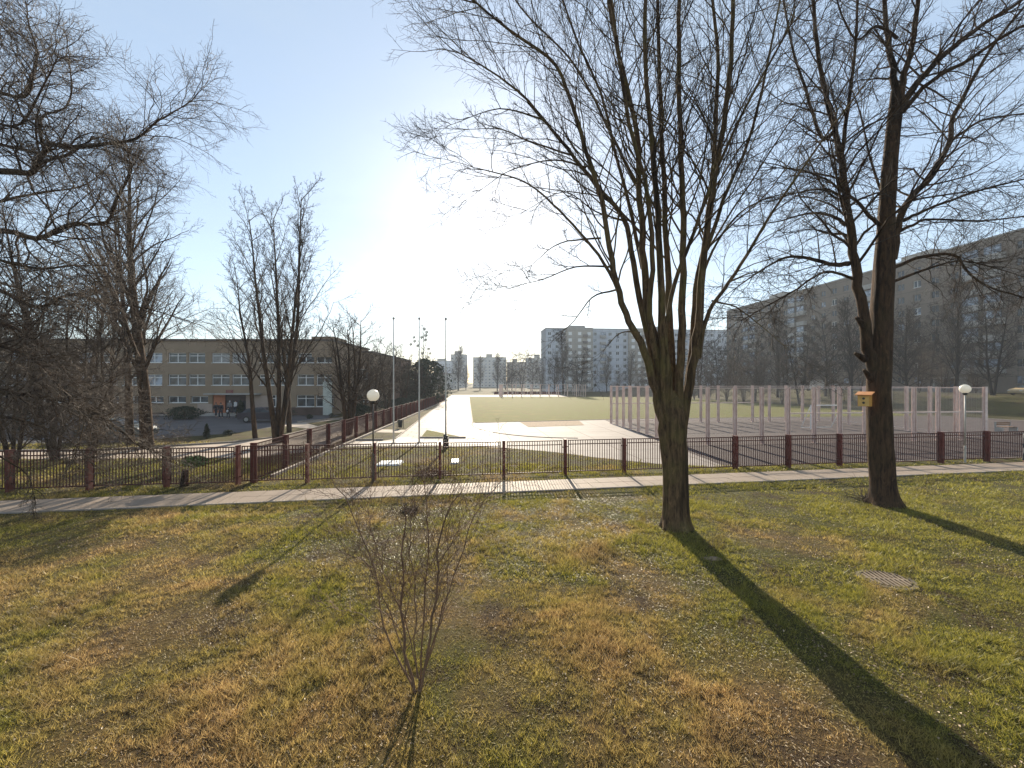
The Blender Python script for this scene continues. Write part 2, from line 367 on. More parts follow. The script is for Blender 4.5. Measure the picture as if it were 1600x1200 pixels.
# avenue: nearest slabs as pieces
def inpoly(pts, poly):
    x, y = pts[:, 0], pts[:, 1]; inside = np.zeros(len(pts), bool); n = len(poly)
    for i in range(n):
        x1, y1 = poly[i]; x2, y2 = poly[(i+1) % n]
        if y1 == y2: continue
        c = ((y1 > y) != (y2 > y)) & (x < (x2-x1)*(y-y1)/(y2-y1)+x1); inside ^= c
    return inside
def make_avenue_slabs():
    root = bpy.data.objects['avenue']; ca, sa = math.cos(.107), math.sin(.107)
    mats = M_AVE; vs = []
    for k in range(4):
        m = MB(); g = .012; m.box(g-.5, .5-g, g-.5, .5-g, 0, .012); me = m.mesh('paving_slab'); me.vertices[4+k % 4].co.z += .004
        me.materials.append(plain('avenue_slab_tone', tuple(c*f for c, f in zip((.43, .385, .35), (1, 1, 1))) if k % 2 else (.36, .32, .29), .75, var=.18, scale=1.5)); vs.append(me)
    c = []
    for i in range(-25, 20):
        for j in range(22, 60):
            x = ca*(i+.5)-sa*(j+.5); y = sa*(i+.5)+ca*(j+.5); c.append((x, y))
    c = np.array(c); hs = .56; ok = inpoly(c, AVENUE)
    for dx, dy in ((hs, hs), (-hs, hs), (hs, -hs), (-hs, -hs)): ok &= inpoly(c+np.array([dx, dy]), AVENUE)
    tri = TRI
    ctr = np.mean(np.array(tri), 0); ok &= ~inpoly(c, [tuple(ctr+(np.array(t)-ctr)*1.6) for t in tri])
    c = c[ok]; c = c[np.argsort(c[:, 1])][:280]
    for x, y in c: link('paving_slab', vs[rng.randrange(4)], None, root, (x, y, .0085), .107)
make_avenue_slabs()

# ------------------------------------------------------------------ fences
def fence(name, label, group, origin, ang, posts, spans, h=1.5, npick=21, limit=290, single=True):
    root = empty(name, origin, ang, label, 'fence', group)
    pm = MB(); pm.box(-.05, .05, -.12, .12, 0, h+.04); pm.box(-.06, .06, -.13, .13, h+.04, h+.055); pme = pm.mesh('post'); pme.materials.append(M_REDP)
    for x in posts: link('post', pme, None, root, (x, 0, 0))
    cnt = 0; rest = MB()
    pk = MB(); pk.box(-.014, .014, -.009, .009, .17, h-.02); pkm = pk.mesh('picket'); pkm.materials.append(M_RED)
    order = sorted(range(len(spans)), key=lambda i: abs(sum(spans[i])/2-(0 if single else -99)))
    for i in order:
        a, b = spans[i]; a += .13; b -= .13
        m = MB(); W = b-a
        for z in (.15, h-.17, h): m.box(0, W, -.02, .02, z-.02, z+.02)
        m.box(0, .035, -.0175, .0175, .12, h+.02); m.box(W-.035, W, -.0175, .0175, .12, h+.02)
        m.box(-.09, 0, -.01, .01, .3, .34); m.box(-.09, 0, -.01, .01, h-.3, h-.26); m.box(W, W+.09, -.01, .01, .3, .34); m.box(W, W+.09, -.01, .01, h-.3, h-.26)
        pan = m.obj('panel', M_RED, root, (a, 0, rng.uniform(-.015, .015)), rng.uniform(-.004, .004))
        for k in range(npick):
            x = W*(k+1)/(npick+1)
            if cnt < limit: link('picket', pkm, None, pan, (x, 0, 0)); cnt += 1
            else: rest.box(a+x-.014, a+x+.014, -.008, .008, .17, h-.02)
    if rest.v: meta(rest.obj('picket', M_RED, root), kind='stuff')
    return root
fx = [-20.9, -18.33, -15.78, -13.2, -10.7, -8.17, -5.6, -3.0, -.35, 2.31, 4.97, 7.63, 10.3, 13.0, 15.7, 18.45, 21.38, 24.1, 26.8, 29.5]
sl = math.sqrt(1+.14**2); loc0 = (0, 17.75, 0)
fence('metal_fence', 'red brown picket fence along the back of the slab sidewalk, closest to the viewer', None, loc0, math.atan(.14), [x*sl for x in fx], [(a*sl, b*sl) for a, b in zip(fx, fx[1:])])
L2 = 78; nP = 30
fence('metal_fence', 'long red brown fence receding from the sidewalk beside the pale avenue', None, (-10.3, 16.6, 0), PI/2+math.atan(.06), [i*2.6 for i in range(nP+1)], [(i*2.6, i*2.6+2.6) for i in range(nP)], h=1.55, single=False)

# ------------------------------------------------------------------ sports cages
def cage(label, A, B, C, D, h, sp, wire, midrail, group='ball court cages', pw=.19):
    root = empty('ball_court_cage', (A[0], A[1], 0), 0, label, 'sports cage', None)
    o = Vector((A[0], A[1], 0)); cs = [Vector((*q, 0))-o for q in (A, B, C, D)]
    pm = MB()                                   # H section post
    pm.box(-pw/2, pw/2, -pw/2, -pw/2+.025, 0, h); pm.box(-pw/2, pw/2, pw/2-.025, pw/2, 0, h); pm.box(-.012, .012, -pw/2+.025, pw/2-.025, 0, h)
    pm.box(-pw/2-.04, pw/2+.04, -pw/2-.04, pw/2+.04, 0, .03); pme = pm.mesh('post'); pme.materials.append(M_PINK)
    wm = MB()
    for s in range(4):
        a, b = cs[s], cs[(s+1) % 4]; L = (b-a).length; n = max(1, round(L/sp)); d = (b-a)/n; an = math.atan2(d.y, d.x)
        for i in range(n):
            p = a+d*i; link('post', pme, None, root, p, an+PI/2)
            u = d.normalized(); q0 = p+u*.1; q1 = p+d-u*.1
            r = MB(); Lq = (q1-q0).length
            for z in (.25, h-.07): r.box(0, Lq, -.02, .02, z-.02, z+.02)
            r.box(0, .035, -.0175, .0175, .23, h-.05); r.box(Lq-.035, Lq, -.0175, .0175, .23, h-.05)
            if midrail and s in (0, 2) and i > n*.25: r.box(.035, Lq-.035, -.035, .035, 1.93, 2.02)
            r.obj('panel_frame', M_PINK, root, q0, an)
        if wire:
            u = d.normalized(); k = int(L/wire)
            for i in range(k):
                p = a+u*(i*wire); wm.bar(p+Vector((0,0,.25)), p+Vector((0,0,h-.08)), .0035)
            zz = .3
            while zz < h-.1: wm.bar(a+Vector((0,0,zz)), b+Vector((0,0,zz)), .0035); zz += wire
    if wire: meta(wm.obj('wire_mesh', M_WIRE, root), kind='stuff')
    return root
cage('pale pink steel cage of tall posts round the dark court behind the fence', (10.75, 26.6), (33.2, 29.2), (32.0, 43.4), (9.7, 40.7), 3.72, 1.87, .1, True)
cage('distant pale cage with thin posts at the far end of the field', (-2.5, 113), (20.5, 116), (19.3, 132), (-4, 130), 3.5, 2.5, 0, True, pw=.14)

# goal inside near cage
g = empty('goal', (27.2, 36.0, 0), R(8), 'white goal frame standing inside the near court cage', 'goal')
m = MB(); m.bar((-1.5,0,0), (-1.5,0,2.05), .08); m.bar((1.5,0,0), (1.5,0,2.05), .08); m.bar((-1.54,0,2.05), (1.54,0,2.05), .08); m.obj('goal_frame', M_WHITE, g)
m = MB(); m.bar((-1.5,.05,1.98), (-1.5,1,.05), .04); m.bar((1.5,.05,1.98), (1.5,1,.05), .04); m.bar((-1.5,1,.04), (1.5,1,.04), .04); m.obj('stay', M_WHITE, g)

# ------------------------------------------------------------------ lamps, flagpoles, birdhouse, manhole, bench, bin
def lamp(loc, mat, label, h, r, low=1.15, lowr=.055):
    root = empty('street_lamp', loc, 0, label, 'lamp', 'globe lamps by the sidewalk')
    MB().tube([(0,0,-.02), (0,0,low)], lowr, 12).tube([(0,0,low), (0,0,low+.06)], [lowr, .032], 12).obj('pole_base', mat, root, smooth_=False)
    MB().tube([(0,0,low+.05), (0,0,h-r-.02)], .03, 10).obj('pole', mat, root, smooth_=True)
    MB().lathe([(.04, h-r-.09), (.085, h-r-.05), (.10, h-r+.02), (.085, h-r+.035)], 16).obj('collar', M_BLACK, root)
    pr = [(max(.002, r*math.sin(PI*i/18)), h-r*math.cos(PI*i/18)) for i in range(19)]
    MB().lathe(pr, 32).obj('globe', M_GLOBE, root, smooth_=True)
x, y = G(583, 757); lamp((x, y, 0), M_DARKP, 'dark brown street lamp with round white globe beside left half of fence', 3.50, .235)
lamp((1.089*20.75, 20.75, 0), M_GREYP, 'thin pale grey street lamp with white globe at the right end of fence', 3.69, .22, low=.8, lowr=.045)
for px, base, top, lab in ((615, 693.5, 497, 'leftmost of three tall thin pale flagpoles, nearest the receding fence'), (655, 692.5, 497.5, 'middle one of three tall thin pale flagpoles beside the avenue'), (696.5, 700, 498, 'rightmost of three tall pale flagpoles, with a dark foot box')):
    x, y = G(px, base); h = CAMZ+(CY-top)/F*y
    root = empty('flagpole', (x, y, 0), 0, lab, 'flagpole', 'flagpoles in front of the avenue')
    MB().tube([(0,0,0), (0,0,1.9), (0,0,h*.6), (0,0,h-.1)], [.058, .052, .042, .028], 10).obj('pole', M_POLE, root, smooth_=True)
    MB().lathe([(.02, h-.12), (.03, h-.1), (.075, h-.05), (.08, h), (.05, h+.06), (.004, h+.1)], 10).obj('finial', M_GREYP, root, smooth_=True)
    if px > 690:
        MB().box(-.16, .16, -.12, .12, 0, .62).box(-.13, -.02, -.09, .09, .62, .86).box(.04, .13, -.08, .08, .62, .78).obj('foot_box', M_BLACK, root)
    else: MB().box(-.11, .11, -.11, .11, 0, .09).obj('foot_plate', M_CONC, root)
def birdhouse():
    c = P(1351.5, 625, 13.42)
    my = plain('yellow_orange_wood', (.62, .30, .05), .7, var=.2, scale=4); mr = plain('orange_roof_board', (.50, .20, .05), .7, var=.3)
    root = empty('birdhouse', c, R(-52), 'small yellow orange wooden nest box with two holes fixed to the right tree', 'birdhouse')
    m = MB(); m.box(-.15, .15, -.15, .15, -.20, .16); m.add([(-.15,-.15,.16),(.15,-.15,.16),(.15,.15,.16),(-.15,.15,.16),(-.15,.15,.22),(.15,.15,.22)], [(0,1,5,4),(1,2,5),(0,4,3),(2,3,4,5)]); m.obj('box', my, root)
    m = MB(); m.add([(-.21,-.24,.15),(.21,-.24,.15),(.21,.19,.245),(-.21,.19,.245),(-.21,-.24,.175),(.21,-.24,.175),(.21,.19,.27),(-.21,.19,.27)], [(0,3,2,1),(4,5,6,7),(0,1,5,4),(1,2,6,5),(2,3,7,6),(3,0,4,7)]); m.obj('roof', mr, root)
    fp = MB(); fp.box(-.14, .14, -.162, -.15, -.185, .13); fp.obj('front_plate', plain('light_front_board', (.72, .45, .14), .7, var=.2), root)
    for z in (.05, -.085):
        mm = MB(); mm.tube([(0,-.168,z), (0,-.163,z)], .036, 14); mm.obj('entrance_hole', M_BLACK, root)
birdhouse()
def manhole():
    x, y = G(1385, 907)
    z = ground_z(x, y)
    root = empty('drain_cover', (x, y, z+.0), R(-8), 'round concrete ring with a slotted iron grate set in the lawn', 'drain')
    n = 36; m = MB(); vs = []; fs = []
    for r_, zz in ((.50, -.06), (.49, .012), (.41, .015), (.40, -.06)):
        for k in range(n): a = 2*PI*k/n; jj = 1+.02*math.sin(5*a); vs.append((r_*jj*math.cos(a)*1.0, r_*jj*math.sin(a)*.9, zz))
    for i in range(3):
        for k in range(n): fs.append((i*n+k, i*n+(k+1)%n, (i+1)*n+(k+1)%n, (i+1)*n+k))
    m.add(vs, fs).obj('ring', plain('old_grey_concrete', (.12, .095, .065), .95, var=.6, scale=9, bmp=.5), root)
    MB().lathe([(.40, -.06), (.40, -.055)], 24).obj('pit', M_BLACK, root)
    mi = plain('rusty_iron', (.26, .20, .14), .6, .4, var=.4)
    for k in range(9):
        xx = -.34+k*.085; hh = math.sqrt(max(0.01, .39**2-xx*xx))*.9
        MB().box(xx-.02, xx+.02, -hh, hh, -.01, .028).obj('grate_bar', mi, root)
    MB().box(-.4, .4, -.02, .02, -.02, .025).obj('cross_bar', mi, root)
manhole()
def soft_stone(name, loc, sx, sy, sz, mat, label, cat, seed=0, sub=3):
    bm = bmesh.new(); bmesh.ops.create_icosphere(bm, subdivisions=sub, radius=1)
    for v in bm.verts:
        k = 1+.22*mnoise.noise(v.co*1.4+Vector((seed, 0, 0)))+.1*mnoise.noise(v.co*3.5+Vector((0, seed, 0)))
        v.co = Vector((v.co.x*sx*k, v.co.y*sy*k, v.co.z*sz*k))
    me = bpy.data.meshes.new(name); bm.to_mesh(me); bm.free(); me.polygons.foreach_set('use_smooth', [True]*len(me.polygons))
    return meta(link(name, me, mat, None, loc), label, cat)
x, y = G(1112, 873); soft_stone('half_buried_stone', (x, y, ground_z(x, y)-.01), .26, .11, .05, plain('pale_brown_stone', (.24, .17, .11), .9, scale=8), 'flat pale stone half buried beside the big tree shadow', 'stone', 3)
def slab_piece(px, py, Ydist, lab, sx=.45):
    x, y = G(px, py); m = MB(); m.add([(-sx,-.45,0),(sx*.9,-.5,0),(sx,.4,0),(-sx*.9,.5,0),(-sx*.9,-.4,.07),(sx*.8,-.45,.08),(sx*.92,.35,.12),(-sx*.8,.42,.10)], [(0,3,2,1),(4,5,6,7),(0,1,5,4),(1,2,6,5),(2,3,7,6),(3,0,4,7)])
    o = m.obj('broken_slab', M_WHITE, None, (x, y, 0), .1); return meta(o, lab, 'stone')
slab_piece(609, 725, 0, 'large white broken slab on the lawn right behind the lamp', .62); slab_piece(711, 722, 0, 'small white wedge of stone on the lawn below the flagpoles', .22)
def bench():
    Y = 33.6; root = empty('bench', (1.188*Y, Y, 0), R(10), 'small wooden bench with pale concrete sides at the far right', 'bench')
    for s in (-1, 1): MB().box(s*.75-.05, s*.75+.05, -.25, .25, 0, .42).box(s*.75-.05, s*.75+.05, .18, .26, .42, .85).obj('side', M_CONC, root)
    mw = plain('bench_wood', (.22, .12, .06), .7)
    for k in range(4): MB().box(-.7, .7, -.24+k*.105, -.16+k*.105, .42, .45).obj('seat_slat', mw, root)
    for k in range(2): MB().box(-.7, .7, .155, .18, .58+k*.13, .68+k*.13).obj('back_slat', mw, root)
bench()
def bin_():
    x, y = -9.75, 36.3; root = empty('litter_bin', (x, y, 0), 0, 'small dark litter bin at the foot of the receding fence', 'bin')
    MB().lathe([(.17, .1), (.22, .75), (.20, .75), (.15, .12)], 14).obj('bucket', M_BLACK, root)
    MB().bar((-.27,0,0), (-.27,0,.8), .04).bar((.27,0,0), (.27,0,.8), .04).obj('stand', M_DARKP, root)
bin_()

# ------------------------------------------------------------------ buildings
def wall_open(m, L, H, ops, z0=0, rev=.15):
    """front face at y=0 facing -y with recessed rectangular openings; ops = (x0,x1,z0,z1)"""
    xs = sorted({0, L}|{v for o in ops for v in (o[0], o[1])}); zs = sorted({z0, H}|{v for o in ops for v in (o[2], o[3])})
    xi = {round(v, 4): i for i, v in enumerate(xs)}; zi = {round(v, 4): i for i, v in enumerate(zs)}
    hole = np.zeros((len(xs), len(zs)), bool)
    for o in ops: hole[xi[round(o[0], 4)]:xi[round(o[1], 4)], zi[round(o[2], 4)]:zi[round(o[3], 4)]] = True
    vs = [(x, 0, z) for z in zs for x in xs]; n = len(xs); fs = []
    for j in range(len(zs)-1):
        for i in range(n-1):
            if not hole[i, j]: fs.append((j*n+i, j*n+i+1, (j+1)*n+i+1, (j+1)*n+i))
    m.add(vs, fs)
    for a, b, c, d in ops:
        m.add([(a,0,c),(b,0,c),(b,0,d),(a,0,d),(a,rev,c),(b,rev,c),(b,rev,d),(a,rev,d)], [(0,4,5,1),(1,5,6,2),(2,6,7,3),(3,7,4,0)])
_wc = {}
def window(parent, x0, x1, z0, z1, y=0, rev=.15, mull=1, trans=0, frame=M_WHITE, pane=M_GLASS, fw=.07, sill=True):
    W, H = round(x1-x0, 3), round(z1-z0, 3); key = (W, H, mull, trans, frame.name, fw, sill, rev)
    if key not in _wc:
        m = MB(); a, b = rev-.06, rev-.01
        m.box(0, W, a, b, 0, fw); m.box(0, W, a, b, H-fw, H); m.box(0, fw, a, b, fw, H-fw); m.box(W-fw, W, a, b, fw, H-fw)
        for k in range(mull): xx = W*(k+1)/(mull+1); m.box(xx-fw*.6, xx+fw*.6, a, b, fw, H-fw)
        if trans: zz = H*trans; m.box(fw, W-fw, a+.004, b-.004, zz-fw*.5, zz+fw*.5)
        if sill: m.box(-.04, W+.04, -.06, rev-.06, -.05, 0)
        me = m.mesh('window'); me.materials.append(frame); p = MB(); p.add([(fw*.5,b-.012,fw*.5),(W-fw*.5,b-.012,fw*.5),(W-fw*.5,b-.012,H-fw*.5),(fw*.5,b-.012,H-fw*.5)], [(0,1,2,3)])
        _wc[key] = (me, p)
    me, p = _wc[key]
    wo = link('window', me, None, parent, (x0, y, z0))
    k2 = (key, pane.name)
    if k2 not in _wc: pm = p.mesh('pane'); pm.materials.append(pane); _wc[k2] = pm
    link('pane', _wc[k2], None, wo); return wo

def school():
    th = math.atan(.02); o = (-75.0, 51.5-.02*52.7, 0); L = 52.7; H = 9.15
    root = empty('school_building', o, th, 'three storey ochre school with white framed windows behind bare trees at left', 'building')
    X = lambda px: ((px-CX)/F*51.5)+75.0
    Z = lambda py: CAMZ+(CY-py)/F*51.5
    ops = []; wins = []
    def W(p0, p1, y0, y1, mull, tr, pane=M_GLASS):
        q = (round(X(p0), 2), round(X(p1), 2), round(Z(y1), 2), round(Z(y0), 2)); ops.append(q); wins.append((q, mull, tr, pane))
    for p0, p1 in ((464, 491.5), (493.5, 521)): W(p0, p1, 617, 635.5, 1, .7)
    W(425, 437, 617, 635.5, 1, .7)
    for p0, p1 in ((234, 260), (267, 294), (301.5, 328)): W(p0, p1, 619, 629, 1, 0)
    for k in range(7): W(200-k*34, 226-k*34, 619, 629, 1, 0)
    for yy in ((585, 602), (551.5, 567)):
        for a, b in ((465, 491), (495, 519), (433, 456), (407, 430)): W(a, b, yy[0], yy[1], 1, .7, M_CURT if int(a+yy[0]) % 4 == 1 else M_GLASS)
        for a, b in ((333.5, 361), (364.5, 391)): W(a, b, yy[0], yy[1], 1, .7, M_GLASS if yy[0] > 580 else M_CURT)
        for a, b in ((267, 294.5), (298, 323.5)): W(a, b, yy[0], yy[1], 1, .7)
        for k in range(8): W(232-k*34, 258-k*34, yy[0], yy[1], 1, .7, M_GLASS if k % 3 else M_GLASSB)
    door = (round(X(335), 2), round(X(386), 2), round(Z(646.5), 2), round(Z(617), 2)); ops.append(door)
    m = MB(); wall_open(m, L, H, ops, 0, .25); m.box(0.0, L, .5, 14, 0, H-.01)
    m.add([(0,0,H),(L,0,H),(L,.6,H),(0,.6,H)], [(0,1,2,3)]); m.add([(L,0,0),(L,.55,0),(L,.55,H),(L,0,H)], [(0,1,2,3)])
    m.obj('wall', M_STUCCO, root)
    for q, mull, tr, pane in wins: window(root, q[0], q[1], q[2], q[3], 0, .22, mull, tr, M_WHITE, pane, .075)
    xe = X(335)
    pl = MB(); pl.box(X(312), xe-.01, -.035, -.003, .35, Z(630.5)-.03); pl.box(X(386)+.02, X(420), -.035, -.003, .2, Z(618)); pl.obj('pink_render', M_STUCCO2, root)
    pb = MB(); pb.box(0, xe-.02, -.06, -.004, 0, .34); pb.box(X(421), L-1.1, -.06, -.004, 0, .95); pb.obj('plinth', M_PLINTH, root)
    rf = MB(); rf.box(-.2, L+.2, -.25, 14.2, H+.005, H+.22); rf.obj('roof', M_ROOF, root)
    bt = MB(); bt.box(L-2.4, L+.02, -.12, -.04, H-2.0, H-.01); bt.box(L-2.4, L+.3, -.2, 4.2, H+.225, H+.55); bt.obj('corner_parapet', M_STUCCO, root)
    pc = MB(); pc.box(L-1.05, L+.03, -.1, -.003, .0, Z(597)); pc.obj('pale_corner_panel', plain('pale_green_white', (.55, .58, .52), .8, var=.15), root)
    e = MB(); e.box(door[0]+.05, X(353), .08, .24, door[2], door[3]); e.obj('orange_entrance_wall', plain('orange_wall', (.55, .20, .10), .8, var=.2, scale=2), root)
    dr = MB(); dr.box(X(353)+.03, door[1]-.03, .20, .26, door[2], door[3]-.02); d = dr.obj('door', plain('dark_door', (.045, .018, .018), .5), root)
    gl = MB()
    for k in range(4): a = X(353)+.2+k*.65; gl.box(a, a+.5, .19, .199, door[2]+.2, door[3]-.7)
    gl.obj('door_glass', M_GLASS, d)
    cn = MB(); cn.box(door[0]-.3, X(410), -1.2, -.01, Z(617)+.04, Z(617)+.22); cn.obj('canopy', M_CONC, root)
    sg = MB(); sg.box(X(356), X(366.5), -.08, -.01, Z(614.5), Z(609)); s = sg.obj('name_plaque', plain('dark_red_plaque', (.16, .025, .03), .5, var=.1, bmp=0), root)
    t = MB(); 
    for k in range(3): t.box(X(357.5), X(365)-.15*(k % 2), -.086, -.081, Z(613.6-k*1.7), Z(613.2-k*1.7))
    t.obj('raised_line', plain('gilt', (.35, .22, .12), .5, bmp=0), s)
    st = MB(); st.box(door[0]-.5, X(395), -1.5, -.07, 0, .15); st.box(door[0]-.2, X(392), -1.1, -.075, .15, .3); st.obj('step', M_CONC, root)
    fl = MB(); fl.box(X(473), X(490), -.35, -.07, Z(638), Z(635.8)-.1); fl.obj('flower_box', M_PLINTH, root)
school()
def block(name, label, A, B, depth, H, z0, mat, cols, storeys, ww=1.6, wh=1.5, sh=2.9, first=1.0, cat='building', sections=None, pane=M_GLASS, balc=(), roofbox=(), frame=M_WHITE, mull=1, group=None, pick=None, sub=True):
    """facade from A to B (left to right seen from outside)"""
    A = Vector((*A, 0)); B = Vector((*B, 0)); d = B-A; L = d.length
    root = empty(name, (A.x, A.y, z0), math.atan2(d.y, d.x), label, cat, group)
    ops = []; step = L/cols; info = []
    for c in range(cols):
        for s in range(storeys):
            x0 = round(step*(c+.5)-ww/2, 3); z = round(first+s*sh, 3)
            if pick and not pick(c, s): continue
            if c in balc: continue
            ops.append((x0, round(x0+ww, 3), z, round(z+wh, 3))); info.append((c, s))
    m = MB(); wall_open(m, L, H, ops, 0, .2); m.box(0, L, .5, depth, 0, H-.01); m.add([(0,0,H),(L,0,H),(L,.6,H),(0,.6,H)], [(0,1,2,3)])
    m.add([(0,0,0),(0,.55,0),(0,.55,H),(0,0,H)], [(3,2,1,0)]); m.add([(L,0,0),(L,.55,0),(L,.55,H),(L,0,H)], [(0,1,2,3)])
    m.obj('wall', mat, root)
    for (a, b, c, e), (cc, s) in zip(ops, info):
        pn = pane[(cc*7+s*5+cc*s) % len(pane)] if isinstance(pane, (list, tuple)) else pane
        window(root, a, b, c, e, 0, .2, mull, 0, frame[(cc*5+s*3) % len(frame)] if isinstance(frame, tuple) else frame, pn, .09, sub)
    if sections:
        for (a, b, mt, proud) in sections:
            MB().box(a, b, -proud, -.003, 0, H-.02).obj('facade_section', mt, root)
    if balc:
        bm_ = MB(); bm_.box(-1.3, 1.3, -1.0, -.01, 0, .12); bm_.box(-1.3, 1.3, -1.0, -.93, .12, 1.1); bm_.box(-1.3, -1.23, -.93, -.01, .12, 1.1); bm_.box(1.23, 1.3, -.93, -.01, .12, 1.1)
        bme = bm_.mesh('balcony'); bme.materials.append(M_CONC); gm = MB(); gm.box(-1.22, 1.22, -.95, -.9, 1.1, 2.5); gme = gm.mesh('balcony_glazing')
        gme.materials.append(M_GLASSB)
        for c in balc:
            for s in range(storeys):
                if s == 0: continue
                bo = link('balcony', bme, None, root, (step*(c+.5), 0, first-1.0+s*sh))
                if (c*3+s*5) % 4: link('balcony_glazing', gme, None, bo)
    MB().box(-.15, L+.15, -.15, depth+.1, H+.003, H+.28).obj('roof', M_ROOF if H < 15 else M_CONC, root)
    for a, b, hh in roofbox: MB().box(a, b, 1.0, min(6, depth-1), H+.285, H+hh).obj('roof_house', M_CONC, root)
    return root
block('school_wing', 'low ochre connecting wing at the right end of the school', (-34, 60), (-20.3, 60.2), 12, 8.3, 0, M_STUCCO, 5, 2, 1.8, 1.5, 3.3, 1.2)
block('school_wing', 'far brown wing of the school behind the globe lamp and small trees', (-40, 80), (-22.6, 80.3), 14, 8.8, 0, plain('brown_brick_wall', (.22, .13, .09), .9, scale=1), 5, 2, 1.8, 1.5, 3.3, 1.2)

# far white nine storey block
def far_block():
    A = (14.9, 184); B = (104, 192); S = 185/650
    r = block('apartment_block', 'long pale nine storey block of white and beige panels beyond the field', A, B, 13, 28.0, 0, M_PANW, 26, 9, 1.5, 1.5, 2.85, 2.2,
          pane=(M_GLASS, M_GLASS, M_GLASSB), balc=(3, 7, 11, 18), roofbox=((11, 18, 1.6), (48, 54, 1.6)), sub=False,
          pick=lambda c, s: c not in (5,))
    # beige stair sections, standing proud as in the photo, each with its own windows
    for a, b in ((8.9, 20.9), (37.5, 47)):
        sec = MB(); sec.box(a, b, -1.6, -.01, 0, 28.4); so = sec.obj('beige_section', M_PANB, r)
        pcs = MB()
        wme = MB(); wme.box(0, 1.5, -.05, 0, 0, 1.4); 
        fr = MB(); fr.box(0, 1.5, -.04, -.002, 0, 1.4); fme = fr.mesh('window'); fme.materials.append(M_WHITE)
        pr_ = MB(); pr_.box(.1, .7, -.05, -.041, .1, 1.3); pr_.box(.8, 1.4, -.05, -.041, .1, 1.3)
        for ci, xx in enumerate((a+1.0, a+(b-a)*.5-.75, b-2.5)):
            for s in range(9):
                wo = link('window', fme, None, so, (xx, -1.6, 2.2+s*2.85)); 
                pm = pr_.mesh('pane') if (ci, s) == (0, 0) else pm
                if not pm.materials: pm.materials.append(M_GLASS)
        bl = MB()
        for s in range(9): bl.box(a+(b-a)*.62, a+(b-a)*.62+2.0, -2.5, -1.605, 1.4+s*2.85, 2.5+s*2.85)
        bl.obj('balcony', plain('dark_balcony', (.17, .15, .14), .8), r)
far_block()
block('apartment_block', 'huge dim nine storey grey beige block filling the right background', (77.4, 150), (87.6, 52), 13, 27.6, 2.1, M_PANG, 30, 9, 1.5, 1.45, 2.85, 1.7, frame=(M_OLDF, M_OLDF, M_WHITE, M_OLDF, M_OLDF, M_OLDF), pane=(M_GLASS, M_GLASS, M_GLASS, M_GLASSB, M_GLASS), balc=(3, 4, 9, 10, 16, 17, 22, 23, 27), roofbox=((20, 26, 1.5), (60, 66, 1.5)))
# entrance canopies of the right block
for t in (.72, .86):
    A = Vector((77.4, 150, 0)); B = Vector((87.6, 52, 0)); d = (B-A).normalized(); p = A+(B-A)*t; n_ = Vector((d.y, -d.x, 0))
    root = empty('entrance_porch', (p.x, p.y, 2.15), math.atan2(d.y, d.x), 'concrete entrance porch of the right block, %s' % ('farther from the viewer' if t < .8 else 'nearest the right edge'), 'porch')
    MB().box(-2.2, 2.2, -2.4, -.3, 2.7, 2.95).obj('canopy', M_CONC, root)
    MB().box(-2.1, -1.8, -2.3, -.3, 0, 2.7).box(1.8, 2.1, -2.3, -.3, 0, 2.7).obj('side_wall', M_CONC, root)
    MB().box(-.7, .7, -.36, -.3, 0, 2.2).obj('door', plain('blue_door', (.03, .07, .14), .5), root)
FB = 'far buildings on the horizon'
def farb(name, label, p0, p1, top, Y, cols, st, mat=M_PANF, rb=(), depth=12):
    x0, x1 = (p0-CX)/F*Y, (p1-CX)/F*Y; H = CAMZ+(CY-top)/F*Y
    sh = (H-2)/st
    return block(name, label, (x0, Y), (x1, Y+.01), depth, H, 0, mat, cols, st, min(2.0, (x1-x0)/cols*.5), sh*.5, sh, sh*.35, roofbox=rb, sub=False, mull=0, group=None, pane=(M_GLASS, M_GLASSB))
farb('tower_block', 'slim grey tower standing left of the avenue end on the horizon', 704, 728, 554, 340, 4, 9, M_PANF, ((3, 8, 3),))
farb('apartment_block', 'pale block half hidden left of the slim grey tower', 677, 704.5, 564, 330, 6, 8, M_PANW, ((3, 9, 2),))
farb('school_block', 'low three storey pale building at the far end of the fence', 668, 714, 584, 250, 9, 3, M_PANF)
farb('tower_block', 'wide grey block with rooftop box at the far end of the avenue', 739, 791, 558.5, 350, 9, 9, M_PANF, ((11, 16, 3),))
farb('apartment_block', 'low distant block between the wide grey block and the poplar trees', 792, 822, 566, 360, 6, 7, M_PANB, ((5, 9, 3),))
farb('apartment_block', 'stepped distant block touching the left end of the long white block', 822, 853, 560, 300, 5, 8, M_PANF, ((6, 10, 3),))

